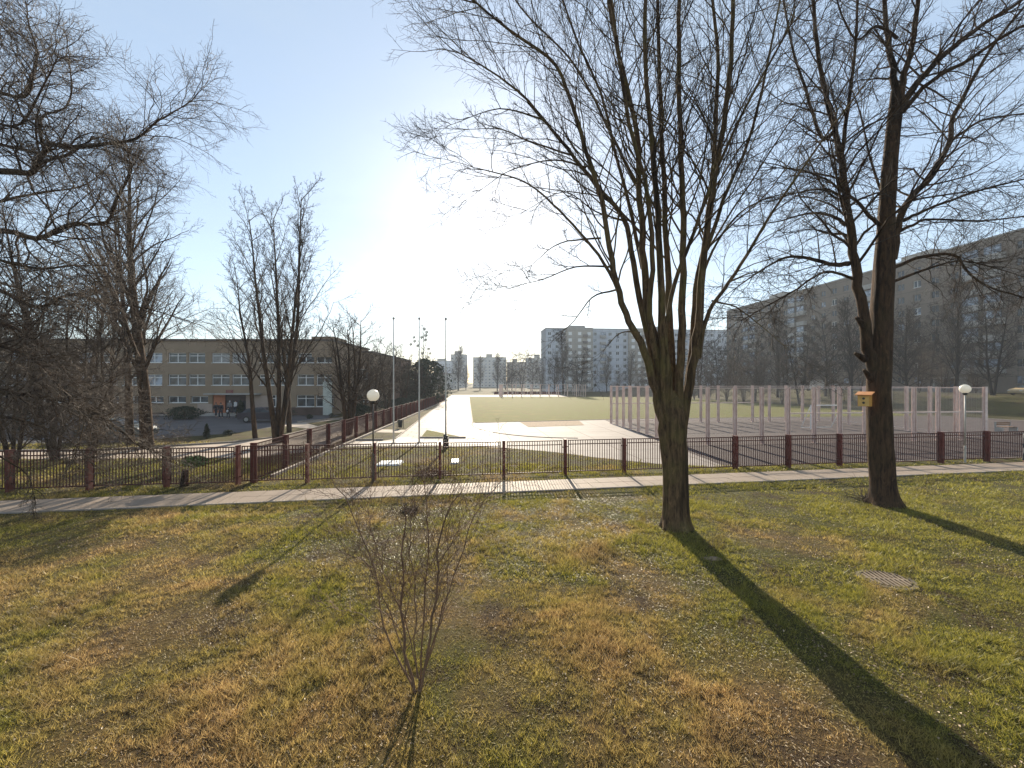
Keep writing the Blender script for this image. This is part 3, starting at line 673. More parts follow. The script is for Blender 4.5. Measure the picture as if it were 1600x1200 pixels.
# ------------------------------------------------------------------ trees
def norm(v):
    l = math.sqrt(v[0]*v[0]+v[1]*v[1]+v[2]*v[2]) or 1; return (v[0]/l, v[1]/l, v[2]/l)
def perp(d, az):
    if abs(d[2]) < .95: u = norm((d[1], -d[0], 0))
    else: u = (1, 0, 0)
    v = (d[1]*u[2]-d[2]*u[1], d[2]*u[0]-d[0]*u[2], d[0]*u[1]-d[1]*u[0])
    c, s = math.cos(az), math.sin(az); return (u[0]*c+v[0]*s, u[1]*c+v[1]*s, u[2]*c+v[2]*s)
def grow(out, p, d, L, r, lv, pr, rg, maxlv):
    """pr: per level dict of seg, wig, trop, n, ang, ratio, t0"""
    q = pr[min(lv, len(pr)-1)]; n = q['seg']; pts = [p]; ds = [d]; st = L/n
    for i in range(n):
        wg = q['wig']
        d = norm((d[0]+rg.gauss(0, wg), d[1]+rg.gauss(0, wg), d[2]+rg.gauss(0, wg)+q['trop']))
        p = (p[0]+d[0]*st, p[1]+d[1]*st, p[2]+d[2]*st); pts.append(p); ds.append(d)
    rt = q.get('tip', .25)
    rad = [r*(1-(1-rt)*i/n) for i in range(n+1)]
    out[lv].append((pts, rad))
    if lv < maxlv: spawn(out, pts, ds, rad, L, lv, pr, rg, maxlv)
def spawn(out, pts, ds, rad, L, lv, pr, rg, maxlv, t0=None, dens=1, scale=1):
    q = pr[min(lv, len(pr)-1)]; nx = pr[min(lv+1, len(pr)-1)]; k = max(1, int(round(q['n']*dens*rg.uniform(.8, 1.2)))); n = len(pts)-1
    az = rg.uniform(0, 6.28); t0 = q['t0'] if t0 is None else t0
    for j in range(k):
        t = t0+(1-t0)*((j+rg.random())/k); f = t*n; i = min(n-1, int(f)); f -= i
        a, b = pts[i], pts[i+1]; p = (a[0]+(b[0]-a[0])*f, a[1]+(b[1]-a[1])*f, a[2]+(b[2]-a[2])*f)
        az += 2.4+rg.uniform(-.5, .5); ang = q['ang']*rg.uniform(.7, 1.25); e = perp(ds[i], az); c, s = math.cos(ang), math.sin(ang)
        d = norm((ds[i][0]*c+e[0]*s, ds[i][1]*c+e[1]*s, ds[i][2]*c+e[2]*s+q.get('up', 0)))
        rr = rad[i]+(rad[i+1]-rad[i])*f
        l2 = L*q['ratio']*(1-q.get('short', .5)*(t-t0)/(1.001-t0))*rg.uniform(.65, 1.2)*scale
        grow(out, p, d, l2, max(nx.get('rmin', .004), rr*q.get('rr', .5)), lv+1, pr, rg, maxlv)
def tubes_mesh(name, brs, sides, mats=None):
    """brs: list of (pts, rads); many tubes as one mesh via numpy"""
    by = {}
    for p, r in brs: by.setdefault(len(p), []).append((p, r))
    V = []; Fq = []; off = 0
    for n, lst in by.items():
        A = np.array([x[0] for x in lst], float); Rr = np.array([x[1] for x in lst], float); B = len(lst)
        D = np.empty_like(A); D[:, 1:-1] = A[:, 2:]-A[:, :-2]; D[:, 0] = A[:, 1]-A[:, 0]; D[:, -1] = A[:, -1]-A[:, -2]
        D /= np.linalg.norm(D, axis=2, keepdims=True)+1e-9
        ch = A[:, -1]-A[:, 0]; ch /= np.linalg.norm(ch, axis=1, keepdims=True)+1e-9
        ref = np.where(np.abs(ch[:, 2:3]) > .8, np.array([[1., 0, 0]]), np.array([[0, 0, 1.]]))
        U = np.cross(D, ref[:, None, :]); U /= np.linalg.norm(U, axis=2, keepdims=True)+1e-9
        W_ = np.cross(D, U); ang = np.arange(sides)*2*np.pi/sides
        v = A[:, :, None, :]+Rr[:, :, None, None]*(U[:, :, None, :]*np.cos(ang)[None, None, :, None]+W_[:, :, None, :]*np.sin(ang)[None, None, :, None])
        V.append(v.reshape(-1, 3)); idx = np.arange(B*n*sides).reshape(B, n, sides)+off
        a = idx[:, :-1, :]; b = np.roll(idx, -1, 2)[:, :-1, :]; c = np.roll(idx, -1, 2)[:, 1:, :]; d = idx[:, 1:, :]
        Fq.append(np.stack([a, b, c, d], -1).reshape(-1, 4)); off += B*n*sides
    V = np.concatenate(V); Fq = np.concatenate(Fq)
    return np_mesh(name, V, Fq)
def np_mesh(name, V, Fq, smooth_=True):
    me = bpy.data.meshes.new(name); nf, k = Fq.shape
    me.vertices.add(len(V)); me.vertices.foreach_set('co', V.astype(np.float32).ravel())
    me.loops.add(nf*k); me.loops.foreach_set('vertex_index', Fq.astype(np.int32).ravel())
    me.polygons.add(nf); me.polygons.foreach_set('loop_start', np.arange(0, nf*k, k, dtype=np.int32))
    me.polygons.foreach_set('use_smooth', np.full(nf, smooth_))
    me.update(calc_edges=True); return me
def resample(cp, n):
    """Catmull-Rom through control points (pos + radius)"""
    cp = [np.array(c, float) for c in cp]; P_ = [2*cp[0]-cp[1]]+cp+[2*cp[-1]-cp[-2]]; out = []
    segs = len(cp)-1
    for i in range(n+1):
        f = i/n*segs; k = min(segs-1, int(f)); t = f-k; a, b, c, d = P_[k:k+4]
        out.append(.5*((2*b)+(-a+c)*t+(2*a-5*b+4*c-d)*t*t+(-a+3*b-3*c+d)*t**3))
    return out
def trunk_mesh(name, cp, sides=28, n=40, lobes=5, flare=.5, flare_h=.9, rough=.05, seed=0):
    s = resample(cp, n); V = []; z0 = s[0][2]
    for i, q in enumerate(s):
        hh = max(0, 1-(q[2]-z0)/flare_h)**2
        for k in range(sides):
            a = 2*PI*k/sides
            r = q[3]*(1+hh*flare*(.6+.5*math.sin(lobes*a+seed))+.05*math.sin(3*a+seed+q[2]*.5)+rough*mnoise.noise(Vector((math.cos(a)*2.2, math.sin(a)*2.2, q[2]*.9+seed)))+rough*.6*mnoise.noise(Vector((math.cos(a)*6, math.sin(a)*6, q[2]*1.2+seed))))
            V.append((q[0]+r*math.cos(a), q[1]+r*math.sin(a), q[2]))
    V = np.array(V); idx = np.arange((n+1)*sides).reshape(n+1, sides); a = idx[:-1]; b = np.roll(idx, -1, 1)[:-1]; c = np.roll(idx, -1, 1)[1:]; d = idx[1:]
    return np_mesh(name, V, np.stack([a, b, c, d], -1).reshape(-1, 4))
def guided(root, rp, limbs, prm, rg, maxlv, bark, twig, sides=(10, 5, 3, 3), limbname='limb', crown_kind=True, tw_dens=1):
    """limbs: list of (control points [(px,py,Y,radius)...], twig density, t0)"""
    out = [[] for _ in range(maxlv+2)]; o = Vector(rp)
    for cps, dens, t0, *sc_ in limbs:
        w_ = [tuple(P(a, b, Y)-o)+(r,) for a, b, Y, r in cps]; s = resample(w_, max(10, 3*len(w_)))
        pts = [tuple(q[:3]) for q in s]; rad = [max(.006, q[3]) for q in s]
        for i in range(1, len(pts)-1):
            wv = rad[i]*.35; pts[i] = (pts[i][0]+rg.uniform(-wv, wv), pts[i][1]+rg.uniform(-wv, wv), pts[i][2]+rg.uniform(-wv, wv))
        me = tubes_mesh(limbname, [(pts, rad)], sides[0]); link(limbname, me, bark, root)
        ds = [norm(tuple(b[k]-a[k] for k in range(3))) for a, b in zip(pts, pts[1:])]; ds.append(ds[-1])
        L = sum(math.dist(a, b) for a, b in zip(pts, pts[1:]))
        spawn(out, pts, ds, rad, min(L, 9), 0, prm, rg, maxlv, t0, dens*L/9*tw_dens, sc_[0] if sc_ else 1)
        # end fork continues naturally
        for _ in range(3): grow(out, pts[-1], norm(tuple(ds[-1][k]+rg.gauss(0, .25) for k in range(3))), 2.2*(sc_[0] if sc_ else 1), rad[-1]*.8, 1, prm, rg, maxlv)
    if out[1]: link('branch', tubes_mesh('branch', out[1], sides[1]), bark, root)['kind'] = 'stuff'
    tw = [b for l in out[2:] for b in l]
    if tw: link('crown', tubes_mesh('crown', tw, 3), twig, root)['kind'] = 'stuff'

# --- big multi-stem tree
def tree_one():
    x, y = G(1056, 826); o = Vector((x, y, ground_z(x, y)-.05)); rg = random.Random(11)
    root = empty('deciduous_tree', o, 0, 'big bare multi stemmed tree in the centre right with many upright limbs from one trunk', 'tree')
    Y = y
    cp = [tuple(P(a, b, Y)-o)+(r,) for a, b, r in ((1056, 832, .37), (1055, 800, .345), (1054, 760, .33), (1052, 710, .34), (1050, 670, .35), (1049, 635, .30), (1048, 610, .12))]
    link('trunk', trunk_mesh('trunk', cp, 32, 44, 5, .42, .7, .08, 2), M_BARK, root)
    L = []
    def l(pts, r0, r1, dy, dens=1, t0=.3, sc_=1):
        r0 *= .82; r1 *= .82
        n = len(pts)-1; L.append(([(a, b, Y+dy[0]+(dy[1]-dy[0])*(i/n)**1.3, r0+(r1-r0)*(i/n)**.8) for i, (a, b) in enumerate(pts)], dens, t0, sc_))
    l([(1042, 720), (1036, 670), (1028, 620), (1014, 570), (1000, 535), (982, 500), (965, 450), (954, 395), (942, 320), (915, 235), (890, 150), (862, 95), (800, 50), (745, 5)], .17, .03, (-.08, -1.0), 1.1, .45)
    l([(966, 455), (940, 405), (905, 362), (870, 325), (825, 287), (775, 270), (740, 262)], .06, .012, (-.3, -.8), 1, .15, .8)
    l([(1044, 710), (1034, 640), (1018, 560), (1006, 500), (990, 410), (978, 348), (938, 296), (900, 250), (860, 200), (820, 152), (768, 112), (722, 85)], .15, .02, (.05, .5), 1.1, .45)
    l([(1046, 720), (1038, 640), (1024, 540), (1010, 460), (1004, 380), (1000, 300), (995, 210), (978, 130), (958, 40), (938, -70)], .17, .05, (-.15, .3), 1, .45)
    l([(1048, 700), (1041, 620), (1036, 520), (1032, 420), (1026, 310), (1015, 190), (1008, 80), (1012, -80)], .16, .05, (-.2, -.9), 1, .45)
    l([(1052, 700), (1050, 620), (1048, 540), (1046, 460), (1040, 360), (1036, 240), (1030, 100), (1025, -80)], .17, .05, (.22, .8), 1, .5)
    l([(1056, 700), (1062, 620), (1064, 540), (1066, 450), (1067, 350), (1064, 240), (1060, 100), (1064, -80)], .165, .06, (-.1, .2), 1, .5)
    l([(1060, 710), (1070, 640), (1084, 560), (1092, 490), (1098, 410), (1112, 310), (1126, 225), (1140, 120), (1146, 0), (1152, -90)], .175, .05, (0, -.5), 1.1, .45)
    l([(1092, 560), (1100, 510), (1112, 480), (1140, 440), (1172, 390), (1205, 335), (1245, 275), (1295, 205), (1345, 140)], .085, .02, (0, -.9), 1, .3)
    l([(1062, 700), (1073, 620), (1082, 530), (1090, 450), (1102, 370), (1114, 280), (1118, 190), (1122, 90), (1108, -40)], .15, .05, (.2, 1.0), 1, .45)
    l([(1050, 690), (1046, 600), (1040, 520), (1056, 440), (1076, 385), (1100, 320), (1140, 220), (1185, 130), (1235, 40)], .10, .025, (-.22, -1.2), 1, .4)
    l([(1004, 420), (985, 330), (962, 240), (940, 150), (900, 60), (870, -30)], .07, .03, (.2, 1.2), 1, .2)
    l([(1026, 560), (1014, 480), (1020, 400), (1012, 300), (985, 200), (968, 100), (955, 0), (950, -60)], .10, .035, (-.25, -1.3), 1, .4)
    l([(1094, 440), (1120, 380), (1160, 330), (1215, 305), (1270, 300)], .05, .012, (.1, .9), 1, .2, .8)
    l([(1100, 400), (1135, 300), (1170, 220), (1195, 120), (1215, 20), (1225, -50)], .07, .025, (.1, 1.2), 1, .25)
    l([(1000, 300), (960, 220), (915, 130), (880, 80), (820, 20), (780, -40)], .06, .02, (.3, .9), 1, .2)
    for pts, dy in (([(952, 417), (900, 417), (850, 436), (808, 446)], -.6), ([(962, 453), (925, 465), (898, 500), (864, 532)], .3), ([(938, 372), (875, 380), (828, 416)], -.5), ([(916, 262), (865, 250), (800, 265), (752, 296)], .4),
                    ([(892, 242), (825, 220), (782, 202), (728, 202)], -.4), ([(852, 188), (780, 170), (702, 196)], .5), ([(1112, 470), (1150, 480), (1190, 510), (1225, 540)], -.4), ([(1000, 520), (970, 520), (945, 545)], .3), ([(975, 345), (930, 330), (880, 300), (820, 330)], .8), ([(1140, 440), (1180, 425), (1230, 430)], .4)):
        l(pts, .034, .008, (-.1, dy), 1.3, .1, .8)
    prm = [dict(seg=8, wig=.05, trop=.02, n=15, ang=.70, ratio=.42, t0=.3, up=.2, rr=.33, short=.25),
           dict(seg=7, wig=.13, trop=.03, n=8, ang=.7, ratio=.48, t0=.2, up=.12, rr=.5, rmin=.012, tip=.3),
           dict(seg=4, wig=.14, trop=.04, n=6, ang=.8, ratio=.42, t0=.2, rr=.55, rmin=.006, tip=.4),
           dict(seg=1, wig=.18, trop=.04, n=0, ang=.8, ratio=.5, t0=.2, rmin=.0035, tip=.6)]
    guided(root, o, L, prm, rg, 3, M_BARK, M_TWIG, (10, 5, 3))
tree_one()
# --- right tree with the nest box
def tree_two():
    x, y = G(1382, 789); o = Vector((x, y, ground_z(x, y)-.05)); rg = random.Random(21)
    root = empty('deciduous_tree', o, 0, 'large dark bare tree at right with a nest box on its trunk', 'tree')
    Y = y
    cp = [tuple(P(a, b, Y)-o)+(r,) for a, b, r in ((1383, 794, .42), (1381, 770, .36), (1378, 720, .34), (1375, 660, .33), (1374, 600, .32), (1376, 540, .30), (1378, 480, .30), (1381, 420, .28), (1384, 350, .23), (1389, 270, .21), (1396, 200, .19), (1403, 140, .18))]
    link('trunk', trunk_mesh('trunk', cp, 28, 60, 4, .45, .8, .07, 5), M_BARK2, root)
    L = []
    def l(pts, r0, r1, dy, dens=1, t0=.25, sc_=1):
        n = len(pts)-1; L.append(([(a, b, Y+dy[0]+(dy[1]-dy[0])*(i/n)**1.3, r0+(r1-r0)*(i/n)**.8) for i, (a, b) in enumerate(pts)], dens, t0, sc_))
    l([(1374, 625), (1365, 580), (1353, 535), (1345, 470), (1336, 410), (1328, 350), (1321, 290), (1312, 240), (1302, 195), (1290, 150), (1277, 80), (1268, -20)], .20, .05, (0, .4), 1, .35)
    l([(1314, 250), (1322, 190), (1332, 120), (1338, 40), (1340, -60)], .07, .03, (.2, -.6), 1, .1)
    l([(1303, 205), (1285, 215), (1262, 150), (1240, 80), (1222, -10)], .07, .03, (.2, 1.0), 1, .1)
    l([(1326, 412), (1300, 413), (1262, 404), (1228, 402), (1190, 422), (1150, 450)], .085, .015, (.2, -.8), 1.2, .15)
    l([(1345, 440), (1290, 425), (1240, 455), (1195, 480), (1160, 500)], .05, .012, (.2, -1.4), 1.2, .15, .9)
    l([(1322, 352), (1300, 338), (1265, 333), (1220, 345), (1178, 352)], .065, .012, (.2, 1.3), 1.1, .15)
    l([(1320, 310), (1290, 296), (1250, 300), (1200, 315)], .05, .012, (.2, -1.3), 1.1, .15)
    l([(1382, 355), (1362, 340), (1342, 318), (1318, 300), (1290, 280), (1250, 265), (1210, 262)], .07, .014, (0, -1.2), 1, .3)
    l([(1394, 405), (1400, 365), (1410, 335), (1425, 305), (1458, 272), (1483, 220), (1492, 180), (1522, 120), (1560, 60), (1605, 5)], .135, .035, (-.05, .6), 1.1, .25)
    l([(1412, 345), (1440, 331), (1490, 312), (1540, 295), (1600, 280), (1680, 262)], .055, .015, (0, -1.3), 1.2, .15)
    l([(1408, 360), (1430, 350), (1450, 343), (1530, 345), (1600, 338), (1680, 330)], .055, .015, (0, 1.3), 1.2, .15)
    l([(1396, 418), (1440, 402), (1490, 398), (1512, 425), (1545, 448), (1590, 462), (1640, 480)], .06, .015, (0, -.9), 1.3, .15)
    l([(1396, 440), (1450, 420), (1500, 408), (1560, 420), (1620, 440)], .05, .012, (.2, 1.8), 1.2, .15)
    l([(1403, 150), (1392, 90), (1384, 30), (1378, -60)], .11, .05, (0, .3), 1, .1)
    l([(1405, 145), (1420, 90), (1432, 20), (1440, -60)], .10, .05, (0, -.5), 1, .1)
    l([(1408, 165), (1440, 122), (1480, 82), (1530, 42), (1590, 5), (1640, -30)], .11, .04, (0, .6), 1.1, .1)
    l([(1410, 175), (1450, 130), (1510, 95), (1580, 50), (1640, 20)], .08, .03, (0, -1.2), 1.1, .1)
    l([(1402, 60), (1370, 40), (1340, 62), (1318, 30), (1305, -10)], .05, .02, (0, -.6), 1, .1)
    l([(1484, 222), (1530, 190), (1580, 180), (1650, 170)], .05, .015, (.3, 1.1), 1.1, .1)
    l([(1388, 330), (1360, 250), (1345, 180), (1320, 110)], .045, .015, (.1, 1.0), 1, .1)
    prm = [dict(seg=8, wig=.06, trop=.0, n=30, ang=.85, ratio=.36, t0=.2, up=.08, rr=.36, short=.35),
           dict(seg=7, wig=.14, trop=-.005, n=9, ang=.75, ratio=.55, t0=.15, up=.0, rr=.5, rmin=.012, tip=.3),
           dict(seg=4, wig=.16, trop=-.02, n=6, ang=.8, ratio=.45, t0=.2, rr=.55, rmin=.006, tip=.4),
           dict(seg=1, wig=.2, trop=-.02, n=0, ang=.8, ratio=.5, t0=.2, rmin=.0035, tip=.6)]
    guided(root, o, L, prm, rg, 3, M_BARK2, M_TWIG, (10, 5, 3))
    for (a, b, c, d) in ((1346, 556, 1336, 552), (1345, 505, 1338, 496), (1358, 590, 1350, 578)):
        p0 = P(a+6, b+6, Y)-o; p1 = P(c, d, Y-.1)-o
        MB().tube([p0, (p0+p1)/2, p1], [.11, .085, .05], 9).obj('dead_stub', M_BARK2, root, smooth_=True)
tree_two()
# --- spreading tree whose trunk stands left of the frame
def tree_left():
    o = Vector((-18.3, 12.2, 0)); rg = random.Random(31)
    root = empty('deciduous_tree', o, 0, 'dark spreading tree reaching in from the left edge with twisting drooping limbs', 'tree')
    Y = 12.2
    cp = [(0, 0, -.05, .36), (.02, 0, .8, .33), (.05, 0, 2.2, .3), (.1, 0, 4.0, .27), (.2, 0, 6, .22), (.5, .1, 8.5, .16), (.8, .1, 11, .1)]
    link('trunk', trunk_mesh('trunk', cp, 20, 30, 4, .4, .7, .06, 9), M_BARK2, root)
    L = []
    def l(pts, r0, r1, dy, dens=1, t0=.2, sc_=1):
        n = len(pts)-1; L.append(([(a, b, Y+dy[0]+(dy[1]-dy[0])*(i/n), r0+(r1-r0)*(i/n)**.8) for i, (a, b) in enumerate(pts)], dens, t0, sc_))
    l([(-172, 330), (-100, 300), (-40, 270), (0, 268), (45, 270), (62, 248), (76, 226), (110, 230), (168, 225), (215, 215), (245, 190), (272, 175), (298, 158)], .13, .012, (0, .3), 1.2, .3, .75)
    l([(70, 240), (62, 205), (68, 180), (100, 170), (112, 140), (108, 100)], .05, .015, (.2, .4), 1.2, .1, .75)
    l([(-170, 240), (-90, 180), (-30, 150), (0, 145), (40, 150), (52, 110), (58, 80), (45, 40), (42, 8)], .09, .012, (0, -.4), 1.2, .3, .7)
    l([(-172, 440), (-90, 380), (0, 360), (60, 372), (112, 350), (165, 348), (182, 310), (205, 270), (200, 240)], .12, .015, (0, 1.2), 1.2, .3, .75)
    l([(-172, 500), (-80, 450), (0, 455), (60, 480), (110, 460), (170, 475), (220, 480), (290, 500)], .09, .012, (0, 2.0), 1.3, .3, .75)
    l([(-174, 640), (-90, 600), (0, 612), (60, 620), (130, 634), (182, 668), (215, 695), (240, 705)], .10, .015, (0, 1.0), 1.4, .25, .7)
    l([(-172, 560), (-90, 520), (0, 540), (50, 560), (90, 600), (130, 650)], .08, .015, (0, -.6), 1.4, .25, .7)
    l([(-176, 720), (-100, 690), (-30, 700), (20, 725), (45, 745), (52, 770)], .05, .01, (0, 0), .8, .2, .5)
    l([(-170, 400), (-80, 340), (-20, 320), (20, 310), (70, 300), (130, 290), (170, 260)], .08, .012, (0, 2.4), 1.2, .25, .75)
    l([(-172, 420), (-80, 420), (-20, 405), (60, 420), (120, 415), (150, 440)], .08, .012, (0, -1.2), 1.2, .25, .75)
    l([(-172, 480), (-90, 500), (-10, 500), (50, 530), (95, 570), (140, 640), (150, 690)], .07, .012, (0, 1.5), 1.5, .2, .75)
    l([(-172, 600), (-90, 640), (0, 650), (60, 665), (110, 690), (140, 720)], .06, .012, (0, .4), 1.5, .2, .6)
    l([(-172, 350), (-90, 260), (-20, 225), (40, 235), (100, 245), (150, 215), (190, 225)], .08, .012, (0, 1.6), 1.3, .2, .75)
    l([(-172, 300), (-80, 210), (-20, 190), (30, 195), (70, 130), (90, 90)], .07, .012, (0, -1.0), 1.3, .2, .75)
    l([(-165, 150), (-110, 60), (-60, 20), (-10, 30), (20, 60)], .06, .012, (0, .6), 1.1, .2, .7)
    prm = [dict(seg=8, wig=.1, trop=.0, n=40, ang=.9, ratio=.36, t0=.2, up=.05, rr=.4, short=.3),
           dict(seg=7, wig=.2, trop=-.02, n=10, ang=.8, ratio=.55, t0=.1, up=.0, rr=.5, rmin=.011, tip=.3),
           dict(seg=3, wig=.22, trop=-.03, n=6, ang=.85, ratio=.48, t0=.15, rr=.55, rmin=.006, tip=.4),
           dict(seg=1, wig=.22, trop=-.03, n=0, ang=.8, ratio=.5, t0=.2, rmin=.0035, tip=.6)]
    guided(root, o, L, prm, rg, 3, M_BARK2, M_TWIGB, (9, 5, 3))
tree_left()

def gen_tree(rg, H, r, stems=1, lean=.0, style='up', levels=3, n0=20, n1=8, n2=6, n3=0, spread=.35, t0=.25, rmin=.01, fork=None):
    """free grown tree; returns (trunk mesh, crown mesh)"""
    up = .05 if style == 'up' else (-.01 if style == 'droop' else .02)
    ang = {'up': .62, 'wide': .95, 'droop': .9}[style]
    prm = [dict(seg=10, wig=.03, trop=.03, n=n0, ang=ang, ratio=spread, t0=t0, up=.2 if style == 'up' else .1, rr=.42, short=.55, tip=.12),
           dict(seg=8, wig=.10, trop=up, n=n1, ang=.65, ratio=.45, t0=.2, up=.05, rr=.5, rmin=.03, tip=.2, short=.4),
           dict(seg=4, wig=.14, trop=up, n=n2, ang=.7, ratio=.45, t0=.1, rr=.5, rmin=rmin*1.5, tip=.35),
           dict(seg=1, wig=.18, trop=up*.5, n=n3, ang=.7, ratio=.45, t0=.1, rmin=rmin, tip=.6), dict(seg=2, wig=.2, trop=0, n=0, ang=.7, ratio=.4, t0=.1, rmin=rmin, tip=.7)]
    out = [[] for _ in range(7)]
    for s in range(stems):
        a = s*2*PI/stems+rg.uniform(0, 1); k = lean if stems == 1 else (rg.uniform(.05, .14) if style == 'up' else rg.uniform(.10, .2))
        d = norm((math.cos(a)*k, math.sin(a)*k, 1)); b = (0, 0, -.1) if stems == 1 else (math.cos(a)*r*.5, math.sin(a)*r*.5, -.1)
        grow(out, b, d, H*(1 if s == 0 else rg.uniform(.75, .95)), r*(1 if stems == 1 else .7), 0, prm, rg, levels)
    tm = tubes_mesh('trunk', out[0], 12); lm = tubes_mesh('limbs', out[1], 5) if out[1] else None
    cm = tubes_mesh('crown', [b for l in out[2:] for b in l], 3)
    return tm, lm, cm
def put_tree(name, proto, loc, label, rz=0, s=1, sz=None, bark=M_BARK2, twig=M_TWIG, group=None):
    root = empty(name, loc, rz, label, 'tree', group); root.scale = (s, s, sz or s)
    tm, lm, cm = proto
    link('trunk', tm, bark, root)
    if lm: link('limbs', lm, bark, root)['kind'] = 'stuff'
    link('crown', cm, twig, root)['kind'] = 'stuff'
    return root
def gz(x, y): return (x, y, ground_z(x, y))
def at(px, Y): x = (px-CX)/F*Y; return gz(x, Y)
rg = random.Random(5)
pA = gen_tree(rg, 18, .36, 1, style='up', levels=4, n0=30, n1=9, n2=6, n3=3, spread=.42, t0=.22, rmin=.007)
put_tree('lime_tree', pA, at(230, 25.5), 'tall dark bare tree with thick trunk rising behind fence at left, in front of school', 0, 1)
pB = gen_tree(rg, 15.5, .24, 1, style='up', levels=4, n0=22, n1=7, n2=5, n3=3, spread=.40, t0=.25, rmin=.007)
put_tree('lime_tree', pB, at(204, 26.8), 'slimmer dark trunk right beside the thick tree trunk at left', 1, 1)
pC = gen_tree(rg, 16.6, .26, 4, style='up', levels=4, n0=22, n1=8, n2=5, n3=3, spread=.30, t0=.22, rmin=.008)
put_tree('lime_tree', pC, at(434, 27.8), 'bare tree of several stems beside the walkway, in front of school windows', .5, 1)
pD = gen_tree(rg, 11.5, .17, 1, style='up', levels=3, n0=22, n1=8, n2=5, spread=.36, t0=.28, rmin=.008)
put_tree('lime_tree', pD, at(399, 29.6), 'thin leaning bare tree just left of the several stemmed tree', 2, 1)
pD2 = gen_tree(rg, 13.5, .2, 1, style='up', levels=3, n0=22, n1=8, n2=5, spread=.34, t0=.28, rmin=.008)
put_tree('lime_tree', pD2, at(452, 33.5), 'bare tree standing right behind the several stemmed tree', 2, 1)
pE = gen_tree(rg, 9.2, .26, 5, style='wide', levels=4, n0=14, n1=8, n2=5, n3=2, spread=.42, t0=.2, rmin=.007)
t5 = put_tree('fruit_tree', pE, (-12.6, 32.0, 0), 'low branching bare tree at the school corner beside the receding fence', .3, 1)
pF = gen_tree(rg, 8.5, .2, 4, style='wide', levels=4, n0=12, n1=8, n2=5, n3=2, spread=.42, t0=.2, rmin=.01)
put_tree('fruit_tree', pF, at(584, 46), 'small bare tree seen just behind the round lamp globe', 1.3, 1)
put_tree('fruit_tree', pF, at(568, 52), 'small bare tree in front of the low connecting wing', 3.3, .9)
put_tree('fruit_tree', pE, at(606, 58), 'bare wide crowned tree behind the leftmost flagpole', 2.2, 1.05)
put_tree('fruit_tree', pF, at(632, 68), 'bare tree between the leftmost and middle flagpoles', 4.2, 1.15)
pG = gen_tree(rg, 9.8, .12, 4, style='droop', levels=4, n0=22, n1=8, n2=6, n3=4, spread=.42, t0=.06, rmin=.006)
for i, (px, Y, s, lab) in enumerate(((20, 19.5, 1.0, 'brown twiggy thicket tree behind the fence at far left edge'), (85, 21.5, 1.0, 'brown twiggy thicket tree second from the left edge behind fence'), (145, 23.5, .95, 'brown twiggy thicket tree left of the tall dark trunks'))):
    put_tree('thicket_tree', pG, at(px, Y), lab, i*1.9, s, twig=M_TWIGB, group=None)
put_tree('lime_tree', pB, at(60, 30), 'tall bare tree behind the thicket, nearest the left edge', 2.5, 1.05)
put_tree('lime_tree', pD2, at(128, 33), 'tall thin bare tree between thicket and school at left', .7, 1.1)
put_tree('lime_tree', pD, at(172, 31), 'thin bare tree left of the slimmer dark trunk', 4.1, 1.15)
put_tree('lime_tree', pA, at(-30, 27), 'big bare tree at the left border whose crown fills the upper left', 1.1, .9)

# background trees: fine haze of twigs
protoH = [gen_tree(rg, 17, .28, 1, style='up', levels=4, n0=46, n1=9, n2=7, n3=2, spread=.36, t0=.14, rmin=.016),
          gen_tree(rg, 16, .30, 2, style='wide', levels=4, n0=26, n1=9, n2=7, n3=2, spread=.36, t0=.12, rmin=.016),
          gen_tree(rg, 14, .24, 1, style='wide', levels=4, n0=44, n1=9, n2=7, n3=2, spread=.42, t0=.12, rmin=.016)]
BG = 'bare trees in front of the far blocks'
spots = [(1552, 60, .95, 1, 'broad dark tree on the bank in front of the right block, nearest the right edge'),
 (1494, 66, 1.0, 0, 'dark slender tree above the right street lamp globe'), (1418, 68, .95, 2, 'bushy dark tree just right of the nest box tree trunk'),
 (1455, 84, 1.05, 1, 'hazy tree filling the gap right of the nest box tree'), (1330, 74, 1.0, 0, 'dark tree just left of the nest box tree trunk'),
 (1290, 82, 1.05, 2, 'dark bushy tree above the white van'), (1250, 78, .9, 1, 'dark tree left of the white van'),
 (1215, 92, 1.05, 0, 'tall dark tree at the near corner of the white block'), (1180, 88, .9, 2, 'bushy dark tree behind the middle of the court cage'),
 (1150, 100, 1.0, 1, 'dark tree right of the dense hedge trees behind cage'), (1120, 96, .9, 2, 'dark bushy tree just right of the big tree trunk'),
 (1092, 108, 1.05, 1, 'dark tree peeping out from behind the big trunk'), (1600, 72, 1.1, 0, 'dark tree cut by the right edge of the picture'),
 (1020, 120, .8, 2, 'low dark tree seen left of the big trunk'), (1370, 92, 1.1, 1, 'hazy tree hidden mostly by the nest box trunk'),
 (985, 150, .85, 0, 'slim tree before the white panels, right one'), (948, 160, .8, 0, 'slim tree before the white panels, left one')]
for px, Y, s, k, lab in spots: put_tree('background_tree', protoH[k], at(px, Y), lab, px*.7, s*(1 if Y > 62 else .95), bark=M_BGB, twig=M_BGB, group=BG)
ORD = ['third from the left', 'fourth from the left', 'fifth from the left', 'sixth from the left', 'seventh from the left, mid row', 'below the near corner of the right block', 'left of the white van', 'in front of the white car', 'just left of nest box tree trunk', 'just right of nest box tree trunk', 'left of the right street lamp globe', 'nearest the right edge', 'second from the left beside big trunk', 'leftmost, before the white panels']
